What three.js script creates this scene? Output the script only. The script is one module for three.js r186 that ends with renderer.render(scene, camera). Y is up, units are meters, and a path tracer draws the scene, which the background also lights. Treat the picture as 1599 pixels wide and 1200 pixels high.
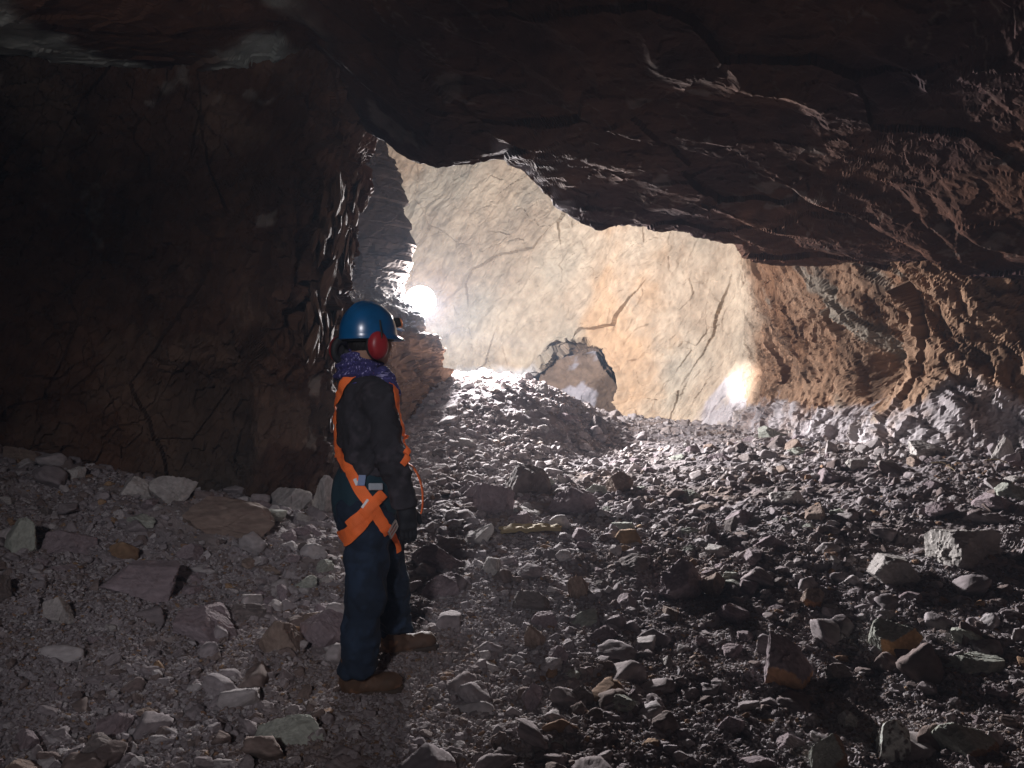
import * as THREE from 'three';
import { mergeGeometries, mergeVertices } from 'three/addons/utils/BufferGeometryUtils.js';
import { RoundedBoxGeometry } from 'three/addons/geometries/RoundedBoxGeometry.js';
import { ConvexGeometry } from 'three/addons/geometries/ConvexGeometry.js';

// ------------------------------------------------------------------ camera, exposure, lights
const EYE = 1.5, F = 1203;                                   // eye height in metres; focal length in pixels of the 1599 x 1200 photograph
const scene = new THREE.Scene();
const camera = new THREE.PerspectiveCamera(53.02, 4 / 3, 0.05, 200);
camera.position.set(0, EYE, 0);
camera.lookAt(0, EYE, -10);
const renderer = new THREE.WebGLRenderer({ antialias: true });
renderer.setSize(1024, 768);
renderer.toneMapping = THREE.LinearToneMapping;
renderer.toneMappingExposure = 1.0;
renderer.shadowMap.enabled = true;
renderer.shadowMap.type = THREE.PCFSoftShadowMap;
scene.background = new THREE.Color(0, 0, 0);                 // deep underground: no sky anywhere
scene.fog = new THREE.FogExp2(new THREE.Color(0.6, 0.76, 1.0), 0.003);   // dust in the air of the stope
const LAMP = { far: 140, beam: 540, torch: 1200, near: 62, up: 36 };    // candela
const LAMP_COLOUR = new THREE.Color(1.0, 0.965, 0.97);
const NEAR_COLOUR = new THREE.Color(0.97, 0.94, 1.0);

// ------------------------------------------------------------------ helpers
const V = (x, y, z) => new THREE.Vector3(x, y, z);
const at = (px, py, d) => V(((px - 799.5) / F) * d, EYE - ((py - 600) / F) * d, -d);   // where a thing seen there stands at that distance
const clamp = (x, a = 0, b = 1) => Math.min(b, Math.max(a, x));
const lerp = (a, b, t) => a + (b - a) * t;
const sstep = (a, b, x) => { const t = clamp((x - a) / (b - a)); return t * t * (3 - 2 * t); };
const mix3 = (a, b, t) => [lerp(a[0], b[0], t), lerp(a[1], b[1], t), lerp(a[2], b[2], t)];
let seedState = 12345;
const rnd = () => { seedState = (seedState + 0x6d2b79f5) | 0; let t = Math.imul(seedState ^ (seedState >>> 15), 1 | seedState); t = (t + Math.imul(t ^ (t >>> 7), 61 | t)) ^ t; return ((t ^ (t >>> 14)) >>> 0) / 4294967296; };
const reseed = (s) => { seedState = s * 7919 + 13; };
const rr = (a, b) => a + (b - a) * rnd();

function hash(i, j, k, s) {
  let h = Math.imul(i, 374761393) ^ Math.imul(j, 668265263) ^ Math.imul(k, 2147483647 - 61) ^ Math.imul(s + 1, 1274126177);
  h = Math.imul(h ^ (h >>> 13), 1274126177); h ^= h >>> 16; h = Math.imul(h, 2246822519); h ^= h >>> 13;
  return (h >>> 0) / 4294967296;
}
// value noise -1..1
function noise(x, y, z, s = 0) {
  const i = Math.floor(x), j = Math.floor(y), k = Math.floor(z), fx = x - i, fy = y - j, fz = z - k;
  const u = fx * fx * fx * (fx * (fx * 6 - 15) + 10), v = fy * fy * fy * (fy * (fy * 6 - 15) + 10), w = fz * fz * fz * (fz * (fz * 6 - 15) + 10);
  const a = lerp(lerp(hash(i, j, k, s), hash(i + 1, j, k, s), u), lerp(hash(i, j + 1, k, s), hash(i + 1, j + 1, k, s), u), v);
  const b = lerp(lerp(hash(i, j, k + 1, s), hash(i + 1, j, k + 1, s), u), lerp(hash(i, j + 1, k + 1, s), hash(i + 1, j + 1, k + 1, s), u), v);
  return lerp(a, b, w) * 2 - 1;
}
function fbm(x, y, z, o = 4, s = 0) {
  let a = 0, g = 0.55, f = 1;
  for (let n = 0; n < o; n++) { a += g * noise(x * f, y * f, z * f, s + n * 17); g *= 0.5; f *= 2.03; }
  return a;
}
const ridge = (x, y, z, o, s) => { let a = 0, g = 0.6, f = 1; for (let n = 0; n < o; n++) { a += g * (1 - 2 * Math.abs(noise(x * f, y * f, z * f, s + n * 31))); g *= 0.5; f *= 2.1; } return a; };
// broken rock: space is cut into cells, each ends in a plane of its own tilt
const FC = { id: 0, edge: 0 };
function facet(x, y, z, s, tilt = 0.9, step = 0.5) {
  const I = Math.floor(x), J = Math.floor(y), K = Math.floor(z);
  let d1 = 9, d2 = 9, bi = 0, bj = 0, bk = 0, bx = 0, by = 0, bz = 0;
  for (let i = I - 1; i <= I + 1; i++) for (let j = J - 1; j <= J + 1; j++) for (let k = K - 1; k <= K + 1; k++) {
    const cx = i + hash(i, j, k, s), cy = j + hash(i, j, k, s + 1), cz = k + hash(i, j, k, s + 2);
    const d = (x - cx) ** 2 + (y - cy) ** 2 + (z - cz) ** 2;
    if (d < d1) { d2 = d1; d1 = d; bi = i; bj = j; bk = k; bx = x - cx; by = y - cy; bz = z - cz; } else if (d < d2) d2 = d;
  }
  const gx = hash(bi, bj, bk, s + 3) * 2 - 1, gy = hash(bi, bj, bk, s + 4) * 2 - 1, gz = hash(bi, bj, bk, s + 5) * 2 - 1;
  FC.id = hash(bi, bj, bk, s + 6); FC.edge = Math.sqrt(d2) - Math.sqrt(d1);
  return (FC.id - 0.5) * step + tilt * (bx * gx + by * gy + bz * gz);
}
// smooth table lookup that never overshoots
function pchip(X, Y, x) {
  const n = X.length;
  if (x <= X[0]) return Y[0];
  if (x >= X[n - 1]) return Y[n - 1];
  let i = 0; while (x > X[i + 1]) i++;
  const sl = (k) => (Y[k + 1] - Y[k]) / (X[k + 1] - X[k]);
  const tan = (k) => { if (k === 0) return sl(0); if (k === n - 1) return sl(n - 2); const a = sl(k - 1), b = sl(k); return a * b <= 0 ? 0 : (2 * a * b) / (a + b); };
  const h = X[i + 1] - X[i], t = (x - X[i]) / h, t2 = t * t, t3 = t2 * t;
  return (2 * t3 - 3 * t2 + 1) * Y[i] + (t3 - 2 * t2 + t) * h * tan(i) + (-2 * t3 + 3 * t2) * Y[i + 1] + (t3 - t2) * h * tan(i + 1);
}
function table(X, D, R) {
  return (x, d) => {
    let i = 0; while (i < D.length - 2 && d > D[i + 1]) i++;
    const a = Math.max(0, i - 1), b = Math.min(D.length, i + 3), dd = [], yy = [];
    for (let k = a; k < b; k++) { dd.push(D[k]); yy.push(pchip(X, R[k], x)); }
    return pchip(dd, yy, d);
  };
}

// ------------------------------------------------------------------ names and labels
const taken = new Map();
function numbered(name) { const n = taken.get(name) || 0; taken.set(name, n + 1); return n ? name + '_' + String(n).padStart(3, '0') : name; }
function tag(o, label, category, group) { o.userData.label = label; o.userData.category = category; if (group) o.userData.group = group; return o; }
function thing(name, label, category, pos, group) { const o = new THREE.Group(); o.name = numbered(name); o.position.copy(pos); tag(o, label, category, group); scene.add(o); return o; }
function part(name, geo, m, parent, label) { const o = new THREE.Mesh(geo, m); o.name = name; if (label) o.userData.label = label; o.castShadow = o.receiveShadow = true; parent.add(o); return o; }
function struct(name, geo, m, label) { const o = part(name, geo, m, scene, label); o.userData.kind = 'structure'; return o; }

// ------------------------------------------------------------------ materials
function grainTexture(n, seed, octaves) {                    // tiling relief, grain and pits of broken rock
  const data = new Uint8Array(n * n * 4);
  const tile = (x, y, f, s) => { const i = Math.floor(x * f), j = Math.floor(y * f), u = x * f - i, v = y * f - j, a = u * u * (3 - 2 * u), b = v * v * (3 - 2 * v); const h = (p, q) => hash(((p % f) + f) % f, ((q % f) + f) % f, 0, s); return lerp(lerp(h(i, j), h(i + 1, j), a), lerp(h(i, j + 1), h(i + 1, j + 1), a), b); };
  for (let y = 0; y < n; y++) for (let x = 0; x < n; x++) {
    let a = 0, g = 0.5, f = 8;
    for (let o = 0; o < octaves; o++) { const t = tile(x / n, y / n, f, seed + o); a += g * (o % 2 ? 1 - Math.abs(t * 2 - 1) : t); g *= 0.62; f *= 2; }
    const c = clamp(a / 1.25) * 255, i = (y * n + x) * 4;
    data[i] = data[i + 1] = data[i + 2] = c; data[i + 3] = 255;
  }
  const t = new THREE.DataTexture(data, n, n); t.wrapS = t.wrapT = THREE.RepeatWrapping; t.magFilter = THREE.LinearFilter; t.minFilter = THREE.LinearMipmapLinearFilter; t.generateMipmaps = true; t.needsUpdate = true;
  return t;
}
const grain = grainTexture(512, 5, 6);
const rockMat = (rough, bump) => new THREE.MeshPhysicalMaterial({ vertexColors: true, specularIntensity: 0.3, flatShading: true, roughness: rough, bumpMap: grain, bumpScale: bump, side: THREE.DoubleSide });
const wallMat = rockMat(0.93, 0.012); wallMat.name = 'rock face';
const ceilMat = rockMat(0.9, 0.012); ceilMat.specularIntensity = 0.15; ceilMat.name = 'damp rock';
const floorMat = rockMat(0.95, 0.02); floorMat.name = 'dusty ground';
const stoneMat = rockMat(0.93, 0.008); stoneMat.name = 'broken stone';
const std = (name, c, rough, extra = {}) => { const m = new THREE.MeshStandardMaterial({ color: new THREE.Color().setRGB(...c), roughness: rough, ...extra }); m.name = name; return m; };

// ------------------------------------------------------------------ sheets of rock
function sheet(nu, nv, base, disp, colour, uvOf) {
  const n = (nu + 1) * (nv + 1), B = new Float32Array(n * 3), pos = new Float32Array(n * 3), col = new Float32Array(n * 3), uv = new Float32Array(n * 2), idx = [];
  for (let j = 0; j <= nv; j++) for (let i = 0; i <= nu; i++) { const p = base(i / nu, j / nv), k = (j * (nu + 1) + i) * 3; B[k] = p.x; B[k + 1] = p.y; B[k + 2] = p.z; }
  const e1 = V(), e2 = V(), nrm = V(), p = V();
  const get = (i, j, o) => { const k = (clamp(j, 0, nv) * (nu + 1) + clamp(i, 0, nu)) * 3; return o.set(B[k], B[k + 1], B[k + 2]); };
  const q = V();
  for (let j = 0; j <= nv; j++) for (let i = 0; i <= nu; i++) {
    const w = 6;                                              // normal of the smoothed base
    get(i + w, j, e1).sub(get(i - w, j, q)); get(i, j + w, e2).sub(get(i, j - w, q));
    nrm.crossVectors(e1, e2).normalize();
    get(i, j, p);
    const h = disp(p, nrm, i / nu, j / nv), k = j * (nu + 1) + i;
    const c = colour(p, nrm, h, i / nu, j / nv);
    pos[k * 3] = p.x + nrm.x * h; pos[k * 3 + 1] = p.y + nrm.y * h; pos[k * 3 + 2] = p.z + nrm.z * h;
    col[k * 3] = c[0]; col[k * 3 + 1] = c[1]; col[k * 3 + 2] = c[2];
    const t = uvOf(p, i / nu, j / nv); uv[k * 2] = t[0]; uv[k * 2 + 1] = t[1];
  }
  for (let j = 0; j < nv; j++) for (let i = 0; i < nu; i++) { const a = j * (nu + 1) + i, b = a + 1, c = a + nu + 1, d = c + 1; idx.push(a, b, d, a, d, c); }
  const g = new THREE.BufferGeometry();
  g.setAttribute('position', new THREE.BufferAttribute(pos, 3)); g.setAttribute('color', new THREE.BufferAttribute(col, 3)); g.setAttribute('uv', new THREE.BufferAttribute(uv, 2));
  g.setIndex(idx); g.computeVertexNormals();
  return g;
}
const tone = (c, k) => [Math.max(0.004, c[0] * k), Math.max(0.004, c[1] * k), Math.max(0.004, c[2] * k)];

// ---- the floor of rubble, rising in a bank on the left and in a mound below the lamp
const floorBase = table([-6, -4, -3, -2, -1, -0.5, 0, 0.5, 1, 1.5, 2, 3, 4, 6, 9],
  [-5, 2.5, 3, 3.6, 4.5, 5.4, 6.2, 8, 9.2, 10.2, 11.5, 13, 15, 19],
  [
    [0.6, 0.5, 0.3, 0.15, 0.05, 0, 0, 0, 0, 0, 0.03, 0.1, 0.2, 0.4, 0.6],
    [0.6, 0.5, 0.33, 0.17, 0.04, 0, 0, 0, 0, 0, 0.03, 0.1, 0.22, 0.4, 0.6],
    [0.7, 0.6, 0.42, 0.22, 0.05, 0.02, 0, 0, 0, 0.02, 0.05, 0.13, 0.28, 0.4, 0.6],
    [0.8, 0.7, 0.52, 0.3, 0.08, 0.05, 0.02, 0.01, 0.02, 0.04, 0.08, 0.2, 0.32, 0.5, 0.7],
    [1.0, 0.88, 0.64, 0.36, 0.17, 0.14, 0.12, 0.1, 0.11, 0.14, 0.2, 0.32, 0.45, 0.6, 0.8],
    [1.1, 1.06, 0.86, 0.62, 0.32, 0.26, 0.24, 0.22, 0.23, 0.27, 0.33, 0.47, 0.62, 0.8, 0.9],
    [0.9, 0.8, 0.7, 0.5, 0.4, 0.36, 0.34, 0.32, 0.32, 0.36, 0.42, 0.58, 0.76, 0.95, 1],
    [0.7, 0.7, 0.65, 0.6, 0.62, 0.62, 0.6, 0.56, 0.54, 0.55, 0.6, 0.7, 0.85, 1, 1],
    [0.8, 0.8, 0.8, 0.85, 1.0, 1.04, 0.98, 0.8, 0.6, 0.6, 0.63, 0.72, 0.85, 1, 1],
    [1.0, 1.0, 1.0, 1.15, 1.36, 1.42, 1.38, 1.2, 0.82, 0.62, 0.66, 0.74, 0.86, 1, 1],
    [1.4, 1.4, 1.4, 1.5, 1.62, 1.63, 1.6, 1.46, 1.15, 0.84, 0.74, 0.78, 0.85, 1, 1],
    [1.5, 1.5, 1.5, 1.55, 1.66, 1.66, 1.6, 1.45, 1.25, 1.0, 0.85, 0.82, 0.85, 1, 1],
    [1.4, 1.4, 1.4, 1.5, 1.55, 1.5, 1.4, 1.3, 1.15, 1.0, 0.9, 0.85, 0.85, 1, 1],
    [1.3, 1.3, 1.3, 1.3, 1.3, 1.3, 1.2, 1.2, 1.1, 1.0, 0.9, 0.9, 0.9, 1, 1],
  ]);
const floorY = (x, z) => {
  const d = -z;
  let y = floorBase(x, d);
  y += 0.06 * fbm(x * 1.1, 3.3, z * 1.1, 3, 11);
  const f1 = facet(x * 2.6, 0.5, z * 2.6, 40, 0.5, 0.5), f2 = facet(x * 7, 1.5, z * 7, 41, 0.6, 0.7);
  const foot = 1 - 0.8 * Math.exp(-(((x + 0.62) / 0.3) ** 2 + ((d - 3.75) / 0.4) ** 2));
  y += foot * (0.045 * f1 + 0.026 * f2 + 0.014 * fbm(x * 14, 0, z * 14, 3, 12) + 0.006 * facet(x * 24, 2.5, z * 24, 42, 0.7, 0.8));
  return y;
};
const floorColour = (x, z) => {
  const a = fbm(x * 0.7, 1, z * 0.7, 4, 60), b = fbm(x * 5, 2, z * 5, 4, 61);
  let c = mix3([0.185, 0.158, 0.162], [0.26, 0.238, 0.248], clamp(0.5 + a));
  c = mix3(c, [0.2, 0.14, 0.1], clamp(0.1 + fbm(x * 1.3, 7, z * 1.3, 3, 63) * 1.2) * 0.7);
  return tone(c, 0.95 + 0.45 * b);
};
{
  const g = sheet(430, 470, (u, v) => {
    const d = v < 0.06 ? lerp(-5, 2.2, v / 0.06) : 2.2 * Math.pow(19 / 2.2, (v - 0.06) / 0.94);
    const s = u * 2 - 1, half = 0.78 * Math.max(2.5, d) + 0.8;
    const x = Math.abs(s) < 0.92 ? (s / 0.92) * half : Math.sign(s) * lerp(half, Math.max(9, half + 1), (Math.abs(s) - 0.92) / 0.08);
    return V(x, floorY(x, -d), -d);
  }, () => 0, (p) => floorColour(p.x, p.z), (p) => [p.x * 1.6, p.z * 1.6]);
  struct('ground', g, floorMat, 'uneven mine floor of grey dust and broken rock rising into a bank and a mound');
}
function onFloor(px, py) {                                    // the point of the floor seen at a pixel
  let lo = 2.2;
  for (let d = 2.2; d < 18; d += 0.04) { const p = at(px, py, d); if (p.y < floorBase(p.x, d)) { lo = d; break; } lo = d; }
  const p = at(px, py, lo); p.y = floorY(p.x, p.z); return p;
}

// ---- the lit wall at the back, turning into the orange wall on the right
const wallPath = [[520, 18.5], [600, 17.6], [700, 17.2], [800, 16.6], [900, 15.6], [960, 14.8], [1050, 14], [1120, 13.2], [1180, 12.2], [1235, 11], [1305, 9.7], [1380, 8.8], [1440, 8.15], [1500, 7.85], [1600, 7.5], [1740, 6.9], [1900, 5.6]].map(([px, d]) => [((px - 799.5) / F) * d, d]);
const wallS = [0]; for (let i = 1; i < wallPath.length; i++) wallS.push(wallS[i - 1] + Math.hypot(wallPath[i][0] - wallPath[i - 1][0], wallPath[i][1] - wallPath[i - 1][1]));
const SL = wallS[wallS.length - 1];
const wx = wallPath.map((p) => p[0]), wd = wallPath.map((p) => p[1]);
const sOfPx = (px) => { let best = 0, e = 1e9; for (let i = 0; i <= 600; i++) { const s = (SL * i) / 600, x = pchip(wallS, wx, s), d = pchip(wallS, wd, s), q = Math.abs((x / d) * F + 799.5 - px); if (q < e) { e = q; best = s; } } return best; };
const S1180 = sOfPx(1175), S900 = sOfPx(900), S1380 = sOfPx(1375), S1330 = sOfPx(1340), S1060 = sOfPx(1060), S1145 = sOfPx(1145);
{
  const nicheS = sOfPx(893), nicheHalf = 1.38;
  const niche = (s, y) => {                                    // the low arch, its sill left of the crease
    const e = Math.sqrt(((s - nicheS) / nicheHalf) ** 2 + ((y - 0.95) / 1.52) ** 2) + 0.07 * fbm(s * 2.5, y * 2.5, 0, 3, 90);
    return 1 - sstep(0.8, 0.98, e);
  };
  const whiteLine = (s, y) => {                                // the white crust along the foot of the right wall
    const edge = 1.26 + 0.8 * Math.exp(-(((s - S1145) / 0.5) ** 2)) + 0.3 * fbm(s * 1.3, 4, 0, 4, 70) - 0.35 * sstep(S1180 + 0.4, S1180 - 1.6, s) + 0.12 * sstep(S1330, S1380 + 1.5, s);
    return sstep(edge + 0.06, edge - 0.08, y + 0.14 * fbm(s * 6, y * 6, 1, 3, 71)) * sstep(S1060 + 0.2, S1060 + 0.9, s + 0.4 * fbm(s * 2, y * 2, 0, 3, 72));
  };
  const g = sheet(860, 400, (u, v) => {
    const s = u * SL, x = pchip(wallS, wx, s), d = pchip(wallS, wd, s), y = lerp(0.2, 8.6, Math.pow(v, 1.35));
    const right = sstep(S1180 - 1, S1180 + 2, s);
    const sa = Math.max(0, s - 0.3), sb = Math.min(SL, s + 0.3);
    let nx = pchip(wallS, wd, sb) - pchip(wallS, wd, sa), nd = pchip(wallS, wx, sb) - pchip(wallS, wx, sa); const l = Math.hypot(nx, nd) || 1; nx /= l; nd /= l;   // points into the cave
    let out = 0;
    out += 0.3 * sstep(2.0, 0.5, y);                           // foot slopes out
    out += right * (0.3 * sstep(1.9, 0.6, y) + 0.3 * sstep(2.2, 3.6, y));
    out -= 1.8 * niche(s, y);
    out -= 0.3 * Math.exp(-(((s - S900) / 1.1) ** 2)) * sstep(1, 4, y);
    const px = s - S1380, py2 = y - 1.75;                      // hollow under the overhang of the right wall
    out -= 0.5 * Math.exp(-((px / 0.42) ** 2) - (py2 / 0.62) ** 2);
    out += 0.12 * Math.exp(-(((s - S1330 + 0.0) / 0.4) ** 2) - ((y - 2.3) / 0.6) ** 2);
    return V(x + nx * out, y, -(d - nd * out));
  }, (p, n, u, v) => {
    const s = u * SL, right = sstep(S1180 - 0.6, S1180 + 0.6, s), y = p.y;
    const sg = n.z < 0 ? -1 : 1;
    const w1 = 0.25 * fbm(p.x * 0.8, p.y * 0.8, p.z * 0.8, 3, 20), w2 = 0.25 * fbm(p.x * 0.8, p.y * 0.8, p.z * 0.8, 3, 21);
    // strata: stretched cells leaning down to the right
    const a = (s * 0.62 + y * 0.78 + w1), b = (-s * 0.78 + y * 0.62 + w2);
    let h = 0;
    const calm = 1 - right;
    h += calm * (0.3 * facet(a * 0.36, b * 0.7, p.z * 0.3, 22, 0.5, 0.03) + 0.07 * facet(a * 1.4, b * 2.8, p.z, 23, 0.34, 0.06) + 0.02 * facet(a * 4, b * 9, p.z * 3, 24, 0.45, 0.15));
    const k = 0.6 + 0.8 * clamp(0.5 + fbm(s * 0.9, y * 0.9, 0, 3, 25));
    const rg = right * k, a2 = s * 0.74 - y * 0.67 + w1, b2 = s * 0.67 + y * 0.74 + w2;
    h += rg * (0.16 * facet(a2 * 0.45, b2 * 1.1, p.z * 0.4, 26, 0.7, 0.5) + 0.075 * facet(a2 * 1.1, b2 * 3.0, p.z * 1.2, 27, 0.7, 0.6) + 0.04 * facet(a2 * 3.2, b2 * 6.5, p.z * 3, 28, 0.9, 0.7) + 0.022 * facet(a2 * 9, b2 * 14, p.z * 9, 37, 1, 0.9));
    h -= rg * 0.05 * sstep(0.15, 0.5, fbm(a2 * 3, b2 * 6, 3, 4, 38));
    h += 0.02 * fbm(s * 9, y * 9, 0, 4, 29) + right * whiteLine(s, y) * (0.09 * facet(s * 2.6, y * 3.4, 0.5, 30, 0.8, 0.4) + 0.035 * facet(s * 8, y * 9, 0.5, 39, 0.8, 0.6));
    // hairline cracks running up to the right across the back wall
    const cr = Math.abs(noise(a * 0.9 + 0.3 * fbm(s * 2, y * 2, 0, 3, 31), b * 0.35, 0, 32)); const gate = sstep(0.05, 0.3, noise(s * 0.7, y * 0.7, 5, 33));
    const few = sstep(S900 + 0.6, S900 - 0.6, s);
    h -= calm * few * gate * 0.04 * sstep(0.018, 0.0, cr);
    h += calm * (0.05 * fbm(a * 1.2, b * 3.4, 2, 5, 43) + 0.03 * ridge(a * 0.8, b * 3.0, 4, 4, 44));
    const cr2 = Math.abs(noise(a * 0.5 + 2, b * 1.7 + 0.35 * fbm(s * 2, y * 2, 3, 3, 34), 0, 35));
    h -= calm * (0.08 + 0.92 * few) * sstep(0.1, 0.3, noise(s * 0.5, y * 0.8, 9, 36)) * 0.035 * sstep(0.016, 0.0, cr2);
    const e = Math.sqrt(((s - nicheS) / nicheHalf) ** 2 + ((y - 0.95) / 1.52) ** 2);
    return h * sg * (1 - 0.7 * sstep(0.7, 0.8, e) * sstep(1.12, 1.0, e)) + (e < 1.02 ? sg * (0.2 * facet(p.x * 2.2, p.y * 2.2, p.z * 2.2, 45, 0.8, 0.5) + 0.08 * facet(p.x * 6, p.y * 6, p.z * 6, 46, 0.9, 0.7)) * sstep(1.02, 0.95, e) : 0);
  }, (p, n, h, u) => {
    const s = u * SL, y = p.y, right = sstep(S1180 - 0.5, S1180 + 0.7, s + 0.5 * fbm(s, y, 0, 3, 50));
    const a = s * 0.62 + y * 0.78, b = -s * 0.78 + y * 0.62;
    const lf = sstep(S900 + 0.8, S900 - 1.5, s);
    let c = mix3(mix3([0.33, 0.262, 0.195], [0.25, 0.2, 0.15], lf), mix3([0.46, 0.38, 0.29], [0.37, 0.31, 0.235], lf), clamp(0.5 + 1.1 * fbm(a * 0.5, b * 1.1, 1, 5, 51)));
    c = mix3(c, [0.27, 0.265, 0.225], clamp(1.3 * fbm(a * 0.6, b * 0.9, 4, 5, 52)) * 0.55);
    c = mix3(c, [0.38, 0.25, 0.15], sstep(-0.15, 0.6, fbm(a * 0.7, b * 0.8, 8, 5, 53) + 0.3 * Math.exp(-(((s - S900 - 0.9) / 1.0) ** 2) - ((y - 2.8) / 1.6) ** 2)) * (0.45 + 0.35 * (1 - lf)));
    const or = mix3([0.165, 0.09, 0.052], [0.25, 0.16, 0.105], clamp(0.5 + 1.2 * fbm(s * 0.6 - y * 0.55, s * 1.3 + y * 1.5, 2, 5, 54)));
    const al = s * 0.74 - y * 0.67, ac = s * 0.67 + y * 0.74;
    let r = mix3(or, [0.085, 0.05, 0.032], sstep(0.1, 0.45, fbm(al * 2.2, ac * 5, 3, 5, 55)) * 0.75);
    r = mix3(r, [0.2, 0.19, 0.16], sstep(0.2, 0.5, fbm(al * 0.9, ac * 2.6, 7, 5, 56)) * 0.7);
    c = mix3(c, r, right);
    const wl = whiteLine(s, y) * (0.6 + 0.4 * sstep(-0.3, 0.1, fbm(s * 5, y * 5, 6, 4, 57)));
    c = mix3(c, mix3([0.25, 0.22, 0.225], [0.42, 0.39, 0.4], clamp(0.5 + fbm(s * 4, y * 4, 2, 3, 65) + 0.7 * Math.exp(-(((s - S1145) / 0.7) ** 2)))), wl);
    const nq = niche(s, y);
    if (nq > 0) { c = mix3(c, [0.2, 0.135, 0.095], Math.min(1, nq * 2.5)); }
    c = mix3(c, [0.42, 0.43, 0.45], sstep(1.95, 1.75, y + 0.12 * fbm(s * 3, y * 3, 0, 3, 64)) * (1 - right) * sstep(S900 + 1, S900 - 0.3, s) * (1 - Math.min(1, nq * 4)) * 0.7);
    const k = 1 + 0.34 * fbm(s * 7, y * 7, p.z * 6, 4, 59);
    return tone(c, k);
  }, (p, u) => [u * SL * 0.9, p.y * 0.9]);
  struct('rock_wall', g, wallMat, 'pale beige back wall of the stope turning into the rough orange right wall with a white crusted foot');
}

// ---- the dark wall on the left, ending in a lit corner
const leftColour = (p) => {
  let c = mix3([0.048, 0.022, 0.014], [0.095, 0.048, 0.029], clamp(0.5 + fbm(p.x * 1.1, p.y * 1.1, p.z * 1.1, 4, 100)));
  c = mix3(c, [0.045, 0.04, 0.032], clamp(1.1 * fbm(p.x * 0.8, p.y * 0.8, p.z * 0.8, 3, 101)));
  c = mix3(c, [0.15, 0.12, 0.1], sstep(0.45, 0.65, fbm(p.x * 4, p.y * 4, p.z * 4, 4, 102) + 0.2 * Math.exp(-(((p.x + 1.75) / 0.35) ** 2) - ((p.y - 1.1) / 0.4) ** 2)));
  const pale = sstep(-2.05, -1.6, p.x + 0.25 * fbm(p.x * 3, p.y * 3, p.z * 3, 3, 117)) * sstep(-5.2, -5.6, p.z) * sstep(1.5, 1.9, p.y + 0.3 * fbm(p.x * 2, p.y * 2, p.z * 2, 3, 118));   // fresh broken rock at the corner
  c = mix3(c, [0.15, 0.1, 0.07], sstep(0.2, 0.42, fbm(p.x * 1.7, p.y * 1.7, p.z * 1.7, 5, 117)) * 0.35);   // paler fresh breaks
  return tone(c, 1 + 0.4 * fbm(p.x * 8, p.y * 8, p.z * 8, 3, 103));
};
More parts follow.
